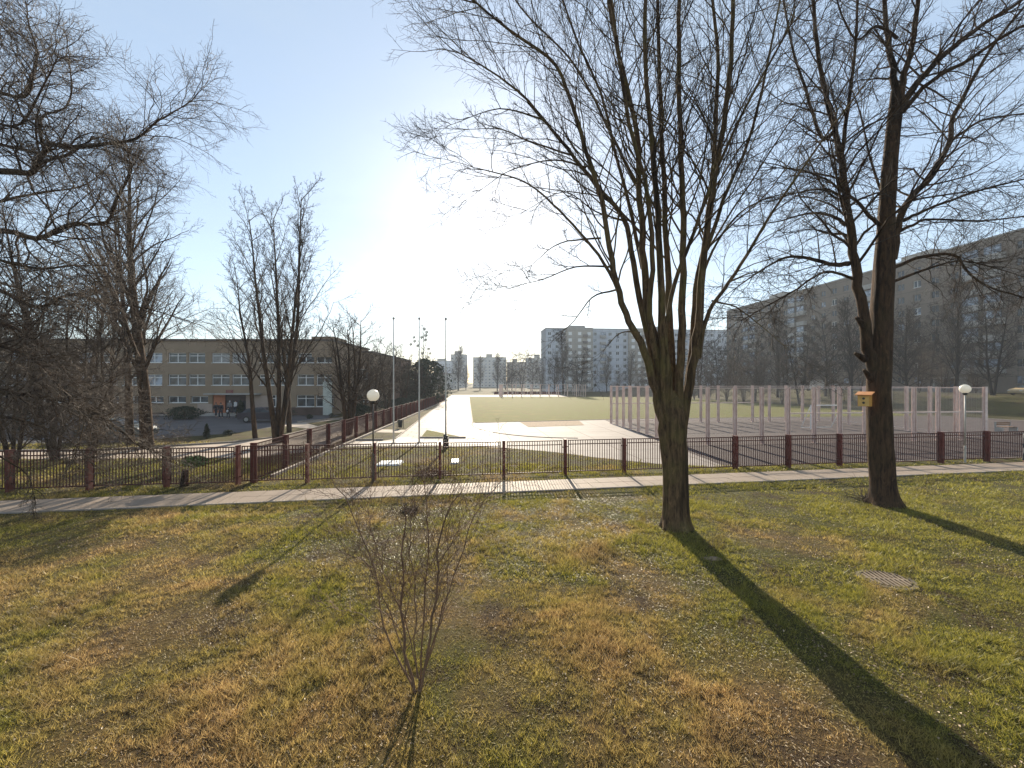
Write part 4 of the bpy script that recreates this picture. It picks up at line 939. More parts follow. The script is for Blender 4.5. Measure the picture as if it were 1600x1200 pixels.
for i, (px, Y, s_) in enumerate(((1085, 98, 1.0), (1108, 90, .9), (1135, 88, 1.0), (1162, 80, .85), (1190, 84, 1.0), (1222, 80, .9), (1262, 92, 1.0), (1300, 76, .8), (1345, 84, 1.0), (1436, 74, .9), (1475, 76, .8), (1525, 70, .7), (1000, 130, 1.0), (965, 140, .9))):
    put_tree('thicket_tree', pG, at(px, Y), 'low dense twiggy tree behind the court, %s' % ORD[i], i*1.7, s_, bark=M_BGB, twig=M_BGB, group='low twiggy trees behind the court')
spots2 = [(880, 150, 1.25, 0, 'tall conical hazy tree in front of the left end of white block'), (866, 165, 1.0, 2, 'hazy tree at the left corner of the white block'), (905, 158, 1.0, 1, 'hazy tree before the beige stair section'),
 (716, 200, 1.2, 0, 'pointed hazy tree in front of the slim grey tower'), (728, 230, .9, 2, 'rounded hazy tree right of the slim grey tower'), (750, 220, 1.0, 0, 'thin hazy tree before left edge of wide grey block'),
 (777, 200, 1.0, 0, 'hazy dark tree before the right edge of wide grey block'), (800, 210, 1.05, 2, 'leftmost of the dark rounded trees right of wide grey block'), (815, 200, 1.1, 1, 'middle of the dark rounded trees right of wide grey block'), (832, 205, 1.1, 2, 'rightmost of the dark rounded trees right of wide grey block'), (846, 190, .9, 1, 'hazy tree left of the white block corner'),
 (790, 230, .9, 1, 'low hazy tree behind the distant cage')]
for px, Y, s, k, lab in spots2: put_tree('background_tree', protoH[k], at(px, Y), lab, px*.7, s, bark=M_BGB, twig=M_BGB, group='hazy trees beyond the field')
for px, Y, s_, lab in ((672, 78, .95, 'dense twiggy tree fringing the right side of dark evergreen by the fence end'), (655, 74, .85, 'dense twiggy tree fringing the left side of dark evergreen by the fence end'), (690, 98, .8, 'low twiggy tree at the far end of receding fence')):
    put_tree('thicket_tree', pG, at(px, Y), lab, px*.3, s_, bark=M_BGB, twig=M_BGB)
tb = put_tree('birch_tree', gen_tree(rg, 15.8, .14, 1, style='up', levels=3, n0=22, n1=6, n2=4, spread=.2, t0=.4, rmin=.014), at(660, 84), 'slender tall tree dotted with round mistletoe balls behind middle flagpole', 0, 1, bark=M_BGB, twig=M_BGB)
def leaf_ball(m, c, r, n, s, rg_, sq=(1, 1, 1)):
    for _ in range(n):
        d = norm((rg_.gauss(0, 1), rg_.gauss(0, 1), rg_.gauss(0, 1))); q = r*rg_.random()**.45
        p = Vector((c[0]+d[0]*q*sq[0], c[1]+d[1]*q*sq[1], c[2]+d[2]*q*sq[2])); a = Vector((rg_.gauss(0, 1), rg_.gauss(0, 1), rg_.gauss(0, 1))).normalized()*s; b = a.orthogonal().normalized()*s*.5
        b = Matrix.Rotation(rg_.random()*6.3, 3, a.normalized())@b
        m.add([p-a, p+b, p+a*1.1, p-b], [(0, 1, 2, 3)])
mr_ = random.Random(3); mist = MB(); bm_ = MB(); leaf_ball(bm_, (0, 0, 0), 1, 170, .2, mr_); bme = bm_.mesh('mistletoe_ball'); bme.materials.append(M_CONIF)
for px, py in ((663, 514), (667, 519), (659, 527), (665, 531), (648, 533), (642, 538), (653, 540), (670, 545), (672, 552), (660, 552), (647, 527), (666, 524)):
    q = P(px, py, 84+mr_.uniform(-1, 1))-tb.location; o = link('mistletoe_ball', bme, None, tb, q); o.scale = (mr_.uniform(.30, .48),)*3
# evergreen masses
def evergreen(name, loc, h, rx, label, n=9000, leaf=.16, cone=False, seed=1, mat=M_CONIF, group=None, cat='tree', taper=.6):
    rg_ = random.Random(seed); root = empty(name, loc, 0, label, cat, group)
    MB().tube([(0,0,-.1), (0,0,h*.5), (0,0,h*.9)], [rx*.07, rx*.05, rx*.02], 8).obj('trunk', M_BARK2, root)
    V = np.empty((n, 4, 3)); rr = np.random.default_rng(seed)
    t = rr.random(n)**.8; ang = rr.random(n)*2*np.pi; prof = (1-t)**taper if cone else np.sqrt(np.clip(1-(t*1.9-.85)**2*.95, 0.03, 1))
    lump = 1+.22*np.sin(ang*3+t*9+seed)+.15*np.sin(ang*7-t*23)
    rad = rx*prof*lump*(rr.random(n)**.45)*(1+.35*(rr.random(n) < .12)*rr.random(n)); t = t*(1+.06*(rr.random(n) < .1)*rr.random(n)); c = np.stack([rad*np.cos(ang), rad*np.sin(ang), .03*h+t*h*.97], 1)
    a = rr.normal(size=(n, 3)); a /= np.linalg.norm(a, axis=1, keepdims=True); b = np.cross(a, rr.normal(size=(n, 3))); b /= np.linalg.norm(b, axis=1, keepdims=True)
    s = leaf*rr.uniform(.5, 1.4, (n, 1)); V[:, 0] = c-a*s; V[:, 1] = c+b*s*.45; V[:, 2] = c+a*s; V[:, 3] = c-b*s*.45
    me = np_mesh('crown', V.reshape(-1, 3), np.arange(n*4).reshape(n, 4), False); link('crown', me, mat, root)['kind'] = 'stuff'
    return root
evergreen('conifer_tree', at(664, 76), 8.2, 4.3, 'dense dark rounded evergreen left of the far end of fence', 5200, .24, False, 4)
evergreen('conifer_tree', at(645, 88), 6.5, 4.0, 'lower dense evergreen joined to the left side of dark evergreen', 3200, .25, False, 5)
evergreen('thuja', at(376, 46.8), 2.0, .5, 'dark pointed thuja in front of the school entrance', 1800, .09, True, 6, cat='shrub')
evergreen('thuja', at(323, 29.8), 1.05, .24, 'tiny dark thuja on the strip of lawn by the school yard', 700, .06, True, 7, cat='shrub')
evergreen('thuja', at(556, 50), 3.3, .75, 'tall dark thuja beside the pale school corner', 2600, .1, True, 8, cat='shrub', taper=.4)
evergreen('thuja', at(32, 33.5), 3.0, .6, 'dark pointed thuja beyond thicket at the left edge', 1500, .1, True, 9, cat='shrub')
for i, (px, Y, h, r, lab) in enumerate(((288, 45.5, 1.4, 1.6, 'low wide dark bush against the school wall'), (360+50, 48.5, 1.0, 1.2, 'low dark bush by the school wall behind tree stems'), (375+75, 48, .9, 1.0, 'small dark bush under the ground floor windows'), (565, 48.5, 1.4, 1.2, 'dark clipped bush at the foot of tall thuja'), (612, 62, 1.5, 2.0, 'dark bush left end of the hedge behind receding fence'), (628, 66, 1.6, 2.0, 'dark bush middle of the hedge behind receding fence'), (645, 72, 1.7, 2.2, 'dark bush right end of the hedge behind receding fence'), (357, 31.6, .4, .35, 'tiny bush on the lawn strip left of thin leaning tree'), (518, 47.5, .5, .3, 'tiny bush on the raised bed by the school corner'), (484, 46, .5, .35, 'small dark bush on the raised bed near the flower box'))):
    evergreen('bush', at(px, Y), h, r, lab, 2200 if r > 1 else 500, .1 if r > 1 else .05, False, 20+i, cat='bush')

# foreground shrub with bare red-brown stems
def shrub():
    x, y = G(652, 1082); o = Vector((x, y, ground_z(x, y)-.03)); rg_ = random.Random(8)
    root = empty('shrub', o, 0, 'bare reddish brown shrub of thin stems standing in the foreground lawn', 'shrub')
    stems = [([(648, 1085), (632, 1010), (628, 930), (630, 860), (632, 790)], .030, 0), ([(656, 1085), (672, 1000), (682, 920), (684, 860), (702, 800), (720, 770)], .026, -.1),
             ([(650, 1080), (600, 985), (590, 900), (560, 820), (525, 755), (508, 735)], .017, .15), ([(654, 1080), (660, 990), (668, 890), (668, 800), (660, 745)], .018, .3),
             ([(660, 1070), (690, 960), (715, 880), (745, 800), (782, 752)], .016, -.2), ([(645, 1075), (622, 990), (596, 930), (570, 880), (530, 860)], .013, -.3), ([(652, 1060), (650, 960), (645, 900), (640, 840), (655, 780)], .012, -.35),
             ([(600, 985), (560, 960), (530, 952), (495, 938)], .008, .0), ([(684, 880), (710, 840), (725, 800), (742, 790)], .01, .1), ([(656, 1070), (640, 1000), (612, 920), (590, 870), (575, 800), (580, 760)], .012, .4), ([(655, 1070), (680, 1000), (700, 930), (700, 860), (690, 790)], .012, .35)]
    out = [[] for _ in range(5)]
    prm = [dict(seg=7, wig=.06, trop=.03, n=16, ang=.65, ratio=.33, t0=.22, up=.15, rr=.4, short=.3), dict(seg=6, wig=.13, trop=.02, n=7, ang=.7, ratio=.5, t0=.15, rmin=.0035, tip=.35),
           dict(seg=4, wig=.18, trop=.02, n=3, ang=.7, ratio=.5, t0=.2, rmin=.002, tip=.5), dict(seg=3, wig=.2, trop=0, n=0, ang=.7, ratio=.5, t0=.2, rmin=.0016, tip=.6)]
    for cps, r, dy in stems:
        n = len(cps)-1; s = resample([tuple(P(a, b, y+dy*(i/n))-o)+(r*.72*(1-.65*i/n),) for i, (a, b) in enumerate(cps)], 14)
        pts = [tuple(v+rg_.gauss(0, .014)*(0 < j < 14) for v in q[:3]) for j, q in enumerate(s)]; rad = [q[3] for q in s]; link('stem', tubes_mesh('stem', [(pts, rad)], 7), M_SHRUB, root)
        ds = [norm(tuple(b[k]-a[k] for k in range(3))) for a, b in zip(pts, pts[1:])]; ds.append(ds[-1]); L = sum(math.dist(a, b) for a, b in zip(pts, pts[1:]))
        spawn(out, pts, ds, rad, L, 0, prm, rg_, 3, None, .5+L/3.5)
    link('twigs', tubes_mesh('twigs', [b for l in out for b in l], 3), M_SHRUB, root)['kind'] = 'stuff'
shrub()
def brush(loc, w_, h, label, mat, n=600, name='dry_brush', seed=1):
    rg_ = random.Random(seed); b = []
    for _ in range(n):
        a = rg_.uniform(0, 6.28); d = (math.cos(a)*rg_.random(), math.sin(a)*rg_.random(), rg_.uniform(.1, 1.0)); p = (rg_.gauss(0, w_*.3), rg_.gauss(0, w_*.2), 0)
        L = h*rg_.uniform(.4, 1.1); d = norm(d); pts = [p]
        for i in range(4):
            d = norm((d[0]+rg_.gauss(0, .25), d[1]+rg_.gauss(0, .25), d[2]+rg_.gauss(0, .2)-.08)); p = (p[0]+d[0]*L/4, p[1]+d[1]*L/4, max(.0, p[2]+d[2]*L/4)); pts.append(p)
        b.append((pts, [.008, .007, .006, .005, .003]))
    o = link(name, tubes_mesh(name, b, 3), mat, None, loc); return meta(o, label, 'shrub')
x, y = G(664, 750); brush((x+.15, 17.95, 0), 1.5, .7, 'heap of dry brown brush against the fence left of a post', M_SHRUB, 360, seed=2)
x, y = G(640, 800); brush((x, y, 0), .6, .35, 'small tuft of dry brown stems on the near side of sidewalk', M_TWIGB, 160, seed=4)
brush((G(1352, 783)[0], G(1352, 783)[1], 0), .5, .95, 'thin bare sprouts at the left foot of nest box tree', M_TWIGB, 60, name='sprouts', seed=6)
def stump():
    x, y = G(268, 766); root = empty('ivy_stump', (x, y+.6, 0), 0, 'short dark stump with a tuft of green ivy leaning over fence at left', 'stump')
    link('stump', trunk_mesh('stump', [(0,0,-.05,.14), (0,0,.35,.12), (.03,0,.6,.10), (.03,0,.62,.02)], 14, 12, 3, .3, .3), M_BARK2, root)
    m = MB(); leaf_ball(m, (.35, .05, .95), .48, 700, .06, random.Random(4), (1.1, .7, .45)); m.obj('ivy', M_GREEN, root)['kind'] = 'stuff'
stump()

# ------------------------------------------------------------------ vehicles
M_TYRE = plain('tyre_rubber', (.02, .02, .02), .8, bmp=0); M_RIM = plain('wheel_rim', (.4, .4, .4), .35, .6, bmp=0)
M_LAMPG = plain('headlamp_glass', (.7, .7, .65), .15, bmp=0); M_TAIL = plain('tail_lamp', (.35, .02, .02), .3, bmp=0)
def paint(name, c):
    m, n, bs, out = newmat(name); bs.inputs['Base Color'].default_value = (*c, 1); bs.inputs['Roughness'].default_value = .5; bs.inputs['Coat Weight'].default_value = .1
    f = noise_t(n, 2, 4); n.links.new(mix(n, ramp(n, f, [(.4, 0.0), (.7, .25)]), c, tuple(x*.6+.03 for x in c)), bs.inputs['Base Color']); return m
def vehicle(name, loc, rz, mat, label, van=False, cat='car'):
    root = empty(name, loc, rz, label, cat)
    if van:
        prof = [(-2.4,.35),(-2.45,1.0),(-2.4,2.25),(-2.2,2.4),(1.1,2.42),(1.5,2.25),(2.0,1.35),(2.45,1.15),(2.55,.7),(2.5,.35)]; hw = .95; glass = [(1.0,1.4),(1.15,2.1),(1.5,2.1),(1.9,1.4)]; roofz = 1.4
    else:
        prof = [(-2.1,.32),(-2.18,.6),(-2.15,.92),(-1.75,1.02),(-1.3,1.40),(-.6,1.48),(.25,1.46),(1.0,1.02),(1.95,.86),(2.15,.68),(2.18,.4),(2.1,.28)]; hw = .86; roofz = 1.0
        glass = [(-1.6,1.03),(-1.22,1.36),(-.55,1.42),(.22,1.40),(.85,1.03)]
    rings = []; V = []; fs = []; n = len(prof)
    ys = [(-hw, .80), (-hw*.97, .95), (-hw*.8, 1.0), (hw*.8, 1.0), (hw*.97, .95), (hw, .80)]
    for yy, k in ys:
        for x_, z_ in prof:
            zc = .75; ins = 0
            tz = z_; tx = x_*(.97 if k < .9 else 1)
            tuck = 1-.20*max(0, z_-roofz)/.45*(0 if van else 1)
            V.append((tx, yy*tuck, tz if k == 1 else tz-.02*(z_ > roofz)))
    for i in range(len(ys)-1):
        for j in range(n): fs.append((i*n+j, (i+1)*n+j, (i+1)*n+(j+1)%n, i*n+(j+1)%n))
    fs += [tuple(range(n)), tuple(range((len(ys)-1)*n, len(ys)*n))[::-1]]
    MB().add(V, fs).obj('body', mat, root)
    for s in (-1, 1):
        g = MB(); vv = []
        for x_, z_ in glass:
            tuck = 1-.20*max(0, z_-roofz)/.45*(0 if van else 1); vv += [(x_, s*(hw*tuck+.004), z_), (x_, s*(hw*tuck-.03), z_)]
        k = len(glass); g.add(vv, [tuple(range(0, 2*k, 2))] + [(2*i, 2*i+1, (2*i+3) % (2*k), (2*i+2) % (2*k)) for i in range(k)]); g.obj('side_window', M_GLASS, root)
        for xw in (-1.3, 1.35):
            w_ = MB().tube([(xw, s*(hw-.2), .32), (xw, s*(hw+.012), .32)], .32, 18).obj('wheel', M_TYRE, root); MB().tube([(xw, s*(hw+.013), .32), (xw, s*(hw+.022), .32)], .19, 12).obj('rim', M_RIM, w_)
        fx_ = prof[-3][0] if not van else 2.5
        MB().box(2.02 if not van else 2.4, 2.2 if not van else 2.56, s*.68-.14, s*.68+.14, .6, .74).obj('headlight', M_LAMPG, root)
        MB().box(-2.2 if not van else -2.46, -2.1 if not van else -2.38, s*.7-.1, s*.7+.1, .72, .88).obj('tail_light', M_TAIL, root)
    wf = MB()
    if van: wf.add([(1.52,-.8,2.2),(1.52,.8,2.2),(2.0,.82,1.40),(2.0,-.82,1.40)], [(0,3,2,1)])
    else: wf.add([(.30,-.62,1.455),(.30,.62,1.455),(.97,.74,1.06),(.97,-.74,1.06)], [(0,3,2,1)]); wf.add([(-1.36,-.62,1.365),(-1.36,.62,1.365),(-1.75,.72,1.05),(-1.75,-.72,1.05)], [(0,1,2,3)])
    wf.v = [(a+.012*(1 if a > 0 else -1), b, c+.012) for a, b, c in wf.v]; wf.obj('windscreen', M_GLASS, root)
    return root
vehicle('parked_car', (-27.9, 29.4, .01), R(4), paint('teal_grey_paint', (.035, .055, .06)), 'dark teal car parked in the school yard behind thicket twigs')
vehicle('parked_car', (-25.4, 42.6, .01), R(8), paint('dark_violet_paint', (.03, .022, .035)), 'dark violet car parked before the school entrance behind tree stems')
vehicle('parked_van', at(1277, 94), R(95), paint('white_van_paint', (.75, .75, .75)), 'white van parked on the bank beyond the court cage', True, 'van')
vehicle('parked_car', at(1301, 88), R(10), paint('white_car_paint', (.7, .7, .7)), 'white car parked right of the white van beyond the cage')
vehicle('parked_car', at(1606, 61), R(185), paint('beige_gold_paint', (.45, .33, .18)), 'beige car cut by the right edge on top of the bank')

# low red strip and small far things beyond the field
rs = empty('low_red_fence', ((-1)*6, 139, 0), 0, 'low dark red barrier behind the distant cage', 'barrier')
for k in range(14): MB().box(k*1.6, k*1.6+1.5, -.03, .03, .1, 1.0).obj('board', M_REDP, rs)
for k in range(15): MB().box(k*1.6-.07, k*1.6+.02, -.05, .05, 0, 1.1).obj('post', M_WHITE, rs)

# ------------------------------------------------------------------ people
M_SKIN = plain('skin', (.42, .26, .19), .6, bmp=0, var=.1); M_HAIR = plain('dark_hair', (.03, .02, .015), .7, bmp=0)
def skin_obj(name, verts, edges, rads, mat, parent, root_i=0, sub=1):
    me = bpy.data.meshes.new(name); me.from_pydata(verts, edges, []); o = link(name, me, mat, parent)
    md = o.modifiers.new('skin', 'SKIN'); md.use_smooth_shade = True
    sv = me.skin_vertices[0].data
    for i, r in enumerate(rads): sv[i].radius = (r, r) if not isinstance(r, tuple) else r; sv[i].use_root = (i == root_i)
    s = o.modifiers.new('sub', 'SUBSURF'); s.levels = sub; s.render_levels = sub; return o
def person(loc, rz, h, coat, legs, label, step=.12, arm=.05, bag=None, hat=None):
    k = h/1.75; root = empty('person', loc, rz, label, 'person')
    J = {'pel': (0,0,.95), 'ch': (0,0,1.28), 'nk': (0,0,1.48), 'hd': (0,-.02,1.6), 'top': (0,-.01,1.68)}
    def S(l): return [tuple(c*k for c in v) for v in l]
    v = [(0,0,.95),(0,0,1.12),(0,-.01,1.32),(0,0,1.46),(0,-.01,1.55),(0,-.015,1.66),
         (-.18,0,1.40),(-.23,arm,1.12),(-.24,-arm*2,.88),(.18,0,1.40),(.23,-arm,1.12),(.24,-arm*3,.88),
         (-.1,0,.88),(-.11,-step,.48),(-.11,-step*.6,.07),(-.11,-step*.6-.14,.04),(.1,0,.88),(.11,step*.4,.48),(.11,step,.08),(.11,step-.13,.04)]
    e = [(0,1),(1,2),(2,3),(3,4),(4,5),(2,6),(6,7),(7,8),(2,9),(9,10),(10,11),(0,12),(12,13),(13,14),(14,15),(0,16),(16,17),(17,18),(18,19)]
    r = [.13,.12,.14,.055,.085,.08,.06,.045,.035,.06,.045,.035,.09,.06,.045,.035,.09,.06,.045,.035]
    skin_obj('body', S(v), e, [x*k for x in r], M_SKIN, root)
    cv = [(0,0,.82),(0,0,1.0),(0,0,1.15),(0,-.01,1.33),(0,0,1.44),(-.18,0,1.41),(-.235,arm,1.12),(-.245,-arm*1.7,.93),(.18,0,1.41),(.235,-arm,1.12),(.245,-arm*2.6,.93)]
    skin_obj('coat', S(cv), [(0,1),(1,2),(2,3),(3,4),(3,5),(5,6),(6,7),(3,8),(8,9),(9,10)], [x*k for x in (.17,.165,.155,.175,.075,.085,.068,.055,.085,.068,.055)], coat, root)
    lv = [(0,0,.9),(-.1,0,.84),(-.11,-step,.48),(-.11,-step*.6,.11),(.1,0,.84),(.11,step*.4,.48),(.11,step,.12)]
    skin_obj('trousers', S(lv), [(0,1),(1,2),(2,3),(0,4),(4,5),(5,6)], [x*k for x in (.14,.105,.08,.065,.105,.08,.065)], legs, root)
    m = MB(); pr = [(max(.004, .098*math.sin(PI*i/14)), 1.635+.115*-math.cos(PI*i/14)) for i in range(6, 15)]
    m.lathe([(a*k, b*k) for a, b in pr], 14, (0, .015*k, 0)).obj('hair' if not hat else 'hat', hat or M_HAIR, root, smooth_=True)
    if bag: soft = MB().tube(S([(.05,.2,1.0),(.02,.24,1.15),(.0,.2,1.33)]), [.10*k, .15*k, .09*k], 10).obj('bag', bag, root, smooth_=True)
    return root
M_DC = plain('black_coat_cloth', (.02, .02, .024), .85, bmp=0); M_JN = plain('dark_trousers', (.025, .028, .04), .85, bmp=0); M_WB = plain('white_cloth', (.6, .6, .6), .8, bmp=0); M_GC = plain('grey_coat_cloth', (.22, .22, .23), .8, bmp=0)
def pat(px, Y): return ((px-CX)/F*Y, Y, .01)
person(pat(337.5, 48.9), 1.2, 1.68, M_DC, M_JN, 'person in black standing left before the orange school wall')
person(pat(345, 46.5), .2, 1.78, M_DC, M_JN, 'taller person in black standing right of the orange wall group')
person(pat(356.5, 46), -2.9, 1.3, M_DC, M_JN, 'small person in dark clothes with a white backpack before the school door', bag=M_WB)
person((pat(367.5, 50.9)[0], 49.9, .31), .3, 1.55, M_GC, M_JN, 'person with pale head covering standing left in the dark school doorway', hat=M_WB)
person((pat(376.5, 50.9)[0], 49.9, .31), -.3, 1.6, M_WB, M_JN, 'person in pale top standing right in the dark school doorway')
person((25.35, 20.4, .03), R(80), 1.76, M_DC, M_JN, 'person in black coat walking on the sidewalk at the right edge')

# ------------------------------------------------------------------ grass and litter
def dirt_mask(x, y):
    return np.array([mnoise.noise(Vector((a*.45, b*.45, 9)))+.6*mnoise.noise(Vector((a*1.5, b*1.5, 3))) for a, b in zip(x, y)])
GRASSX = [AVENUE, PLAZA, WALKW, YARD, CROSS]
def vnoise(x, y, sc, seed):
    r = np.random.default_rng(seed); T = r.random((256, 256)); X = x*sc+500; Y = y*sc+500; i = np.floor(X).astype(int); j = np.floor(Y).astype(int); fx, fy = X-i, Y-j
    fx = fx*fx*(3-2*fx); fy = fy*fy*(3-2*fy); g = lambda a, b: T[a & 255, b & 255]
    return (g(i, j)*(1-fx)+g(i+1, j)*fx)*(1-fy)+(g(i, j+1)*(1-fx)+g(i+1, j+1)*fx)*fy
def blades(name, y0, y1, dens, hmean, wmean, seg2=True, label=None, xl=1.27, extra=1.0):
    r = np.random.default_rng(int(y0*10)+1); area = xl*(y1*y1-y0*y0)*1.0; n = int(area*dens)
    y = np.sqrt(r.random(n)*(y1*y1-y0*y0)+y0*y0); x = (r.random(n)*2-1)*(xl*y+.4)
    # clumps
    cx = np.floor(x*3.1)+np.floor(y*3.1)*.37
    keep = np.ones(n, bool)
    wl = 15.2+.16*x; keep &= ~((y > wl-.06) & (y < wl+1.58))
    pts = np.stack([x, y], 1)
    if y1 > 19:
        for pg in GRASSX: keep &= ~inpoly(pts, pg)
    mx, my = G(1385, 907); keep &= ((x-mx)**2+((y-my)/.9)**2 > .40**2)
    keep &= ((x-4.5)**2+(y-11.4)**2 > .45**2) & ((x-12.3)**2+(y-13.65)**2 > .5**2)
    x, y = x[keep], y[keep]
    gx = np.arange(-40, 40, .25); gy = np.arange(y0-1, y1+1, .25)
    grid = dirt_mask(*[q.ravel() for q in np.meshgrid(gx, gy)]).reshape(len(gy), len(gx))
    ix = np.clip(((x+40)/.25).astype(int), 0, len(gx)-1); iy = np.clip(((y-y0+1)/.25).astype(int), 0, len(gy)-1); dm = grid[iy, ix]
    cl = .45*vnoise(x, y, 8, 1)+.55*vnoise(x, y, 19, 2)+.3*(vnoise(x, y, 1.7, 3)-.5); clump = np.clip((cl-.36)*3.4, 0, 1)
    p = np.clip(.9+dm*1.2, .3, 1)*(.30+.70*clump); k = r.random(len(x)) < p; x, y, dm, clump = x[k], y[k], dm[k], clump[k]; n = len(x)
    # ground height by interpolation on its own grid
    gh = np.array([[ground_z(a, b) for a in gx] for b in gy]) if y0 < 15 else np.zeros((len(gy), len(gx)))
    fx_ = (x+40)/.25; fy = (y-y0+1)/.25; i0 = np.clip(fx_.astype(int), 0, len(gx)-2); j0 = np.clip(fy.astype(int), 0, len(gy)-2); tx, ty = fx_-i0, fy-j0
    z = gh[j0, i0]*(1-tx)*(1-ty)+gh[j0, i0+1]*tx*(1-ty)+gh[j0+1, i0]*(1-tx)*ty+gh[j0+1, i0+1]*tx*ty
    ang = r.random(n)*2*np.pi; h = hmean*(.45+r.random(n)*1.1)*np.clip(.85+dm*.9, .4, 1.5); tuft = r.random(n)**3; h *= (1+.6*tuft)*(.55+.95*clump)
    wd = wmean*(.6+.8*r.random(n)); la = r.random(n)*2*np.pi; lean = h*(.35+1.0*r.random(n))
    ux, uy = np.cos(ang)*wd/2, np.sin(ang)*wd/2; lx, ly = np.cos(la)*lean, np.sin(la)*lean
    b0 = np.stack([x-ux, y-uy, z-.01], 1); b1 = np.stack([x+ux, y+uy, z-.01], 1); tip = np.stack([x+lx, y+ly, z+h], 1)
    rnd = r.random(n).astype(np.float32)
    if seg2:
        m0 = np.stack([x-ux*.8+lx*.35, y-uy*.8+ly*.35, z+h*.62], 1); m1 = np.stack([x+ux*.8+lx*.35, y+uy*.8+ly*.35, z+h*.62], 1)
        V = np.stack([b0, b1, m1, m0, tip], 1).reshape(-1, 3); base = np.arange(n)[:, None]*5
        T = np.concatenate([base+np.array([[0, 1, 2]]), base+np.array([[0, 2, 3]]), base+np.array([[3, 2, 4]])]); per = 5
    else:
        V = np.stack([b0, b1, tip], 1).reshape(-1, 3); T = np.arange(n*3).reshape(n, 3); per = 3
    me = np_mesh(name, V, T, False); at_ = me.attributes.new('rnd', 'FLOAT', 'POINT'); at_.data.foreach_set('value', np.repeat(rnd, per))
    meta(link(name, me, M_BLADE), kind='stuff'); return n
NB = blades('lawn_grass', 3.8, 8.2, 6400, .036, .008, False)
NB += blades('lawn_grass', 8.2, 14.8, 2800, .042, .012, False)
NB += blades('lawn_grass', 14.8, 20.5, 950, .05, .019, False)
NB += blades('lawn_grass', 20.5, 28, 160, .055, .025, False)
# matted dead grass lying flat between the tufts
def thatch(name, y0, y1, dens, ln, wd):
    r = np.random.default_rng(int(y1*7)); n = int(1.27*(y1*y1-y0*y0)*dens); y = np.sqrt(r.random(n)*(y1*y1-y0*y0)+y0*y0); x = (r.random(n)*2-1)*(1.27*y+.3)
    k = (y < 15.12+.16*x) & (vnoise(x, y, 3, 9)+.6*(r.random(n)-.5) > .32); x, y = x[k], y[k]; n = len(x); mx, my = G(1385, 907); k = (x-mx)**2+(y-my)**2 > .45**2; x, y = x[k], y[k]; n = len(x)
    gx = np.arange(-24, 24, .25); gy = np.arange(y0-1, y1+1, .25); gh = np.array([[ground_z(a, b) for a in gx] for b in gy])
    fx_ = (x+24)/.25; fy = (y-y0+1)/.25; i0 = np.clip(fx_.astype(int), 0, len(gx)-2); j0 = np.clip(fy.astype(int), 0, len(gy)-2); tx, ty = fx_-i0, fy-j0
    z = gh[j0, i0]*(1-tx)*(1-ty)+gh[j0, i0+1]*tx*(1-ty)+gh[j0+1, i0]*(1-tx)*ty+gh[j0+1, i0+1]*tx*ty+.002
    a = r.random(n)*2*np.pi; L = ln*(.4+r.random(n)); w_ = wd*(.5+r.random(n)); dx, dy = np.cos(a)*L, np.sin(a)*L; wx, wy = -np.sin(a)*w_/2, np.cos(a)*w_/2
    V = np.stack([np.stack([x-wx, y-wy, z], 1), np.stack([x+wx, y+wy, z+.004], 1), np.stack([x+dx, y+dy, z+.004+.014*r.random(n)], 1)], 1).reshape(-1, 3)
    me = np_mesh(name, V, np.arange(n*3).reshape(n, 3), False); at_ = me.attributes.new('rnd', 'FLOAT', 'POINT'); at_.data.foreach_set('value', np.repeat((r.random(n)*.7).astype(np.float32), 3))
    meta(link(name, me, M_BLADE), kind='stuff')
thatch('dead_grass', 3.8, 8.4, 1500, .045, .009); thatch('dead_grass', 8.4, 15, 600, .07, .014)
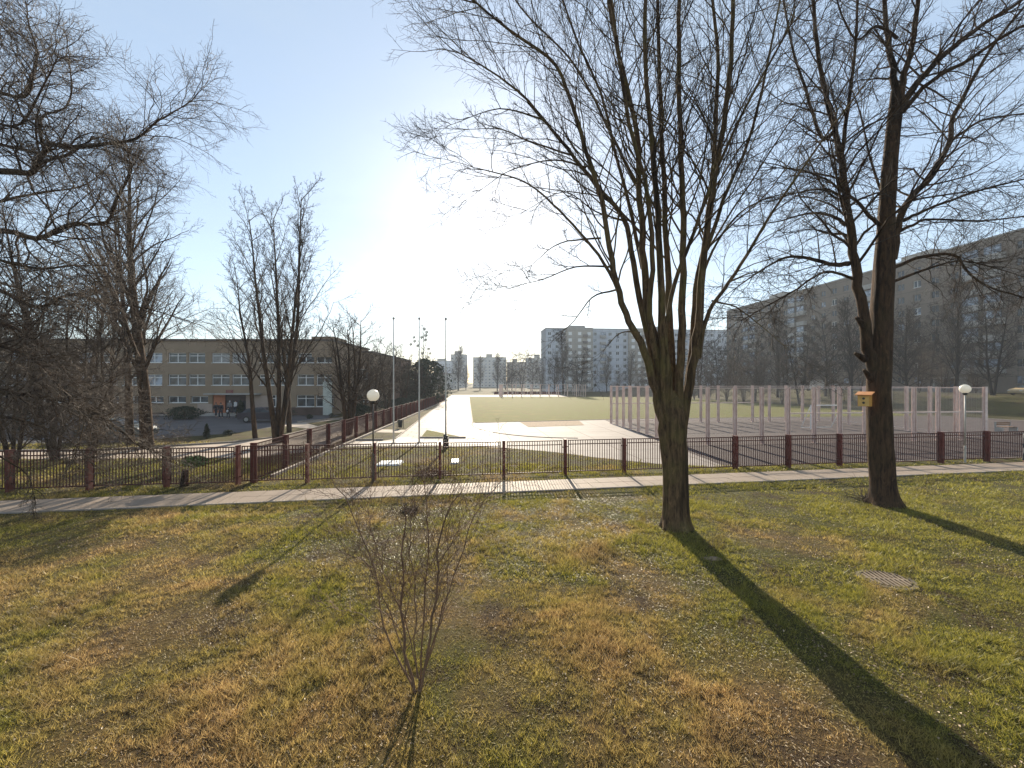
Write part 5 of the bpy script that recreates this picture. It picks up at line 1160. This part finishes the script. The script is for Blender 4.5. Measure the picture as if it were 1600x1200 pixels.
def litter(n=34000):
    r = np.random.default_rng(77); y = np.sqrt(r.random(n)*(14.5**2-3.8**2)+3.8**2); x = (r.random(n)*2-1)*1.27*y
    dm = np.array([mnoise.noise(Vector((a*.5+7, b*.5, 2))) for a, b in zip(x, y)]); k = (r.random(n) < np.clip(.25+dm*2.2, .03, 1)) & (y < 15+.16*x); x, y = x[k], y[k]; n = len(x)
    z = np.array([ground_z(a, b) for a, b in zip(x, y)])+.008+.022*r.random(n)
    a = r.normal(size=(n, 3)); a[:, 2] *= .35; a /= np.linalg.norm(a, axis=1, keepdims=True); b = np.cross(a, np.stack([r.normal(0, .35, n), r.normal(0, .35, n), np.ones(n)], 1)); b /= np.linalg.norm(b, axis=1, keepdims=True)
    s = .013*(.5+r.random((n, 1))*1.2); c = np.stack([x, y, z], 1); up = np.zeros((n, 3)); up[:, 2] = s[:, 0]*.35
    V = np.stack([c-a*s, c+b*s*.6+up, c+a*s, c-b*s*.6+up], 1).reshape(-1, 3)
    m, nn, bs, out = newmat('dead_leaf'); at_n = N(nn, 'ShaderNodeAttribute'); at_n.attribute_name = 'rnd'
    col = ramp(nn, at_n.outputs['Fac'], [(0, (.09, .05, .025)), (.5, (.24, .15, .08)), (1, (.46, .36, .24))]); nn.links.new(col, bs.inputs['Base Color']); bs.inputs['Roughness'].default_value = .6
    me = np_mesh('fallen_leaves', V, np.arange(n*4).reshape(n, 4), False); at_ = me.attributes.new('rnd', 'FLOAT', 'POINT'); at_.data.foreach_set('value', np.repeat(r.random(n).astype(np.float32), 4))
    meta(link('fallen_leaves', me, m), kind='stuff')
litter()

# ------------------------------------------------------------------ haze
def haze(dens=.0005):
    m = bpy.data.materials.new('haze'); m.use_nodes = True; n = m.node_tree; n.nodes.remove(n.nodes['Principled BSDF'])
    v = n.nodes.new('ShaderNodeVolumePrincipled'); v.inputs['Color'].default_value = (.86, .92, 1, 1); v.inputs['Density'].default_value = dens; v.inputs['Anisotropy'].default_value = .05
    n.links.new(v.outputs[0], n.nodes['Material Output'].inputs['Volume'])
    mb = MB(); mb.box(-420, 420, -60, 470, -1.5, 36); meta(mb.obj('haze', m), kind='stuff')
haze()
print('blades', NB, 'objects', len(bpy.data.objects), 'tris', sum(len(o.data.loops)-2*len(o.data.polygons) for o in bpy.data.objects if o.type == 'MESH'))
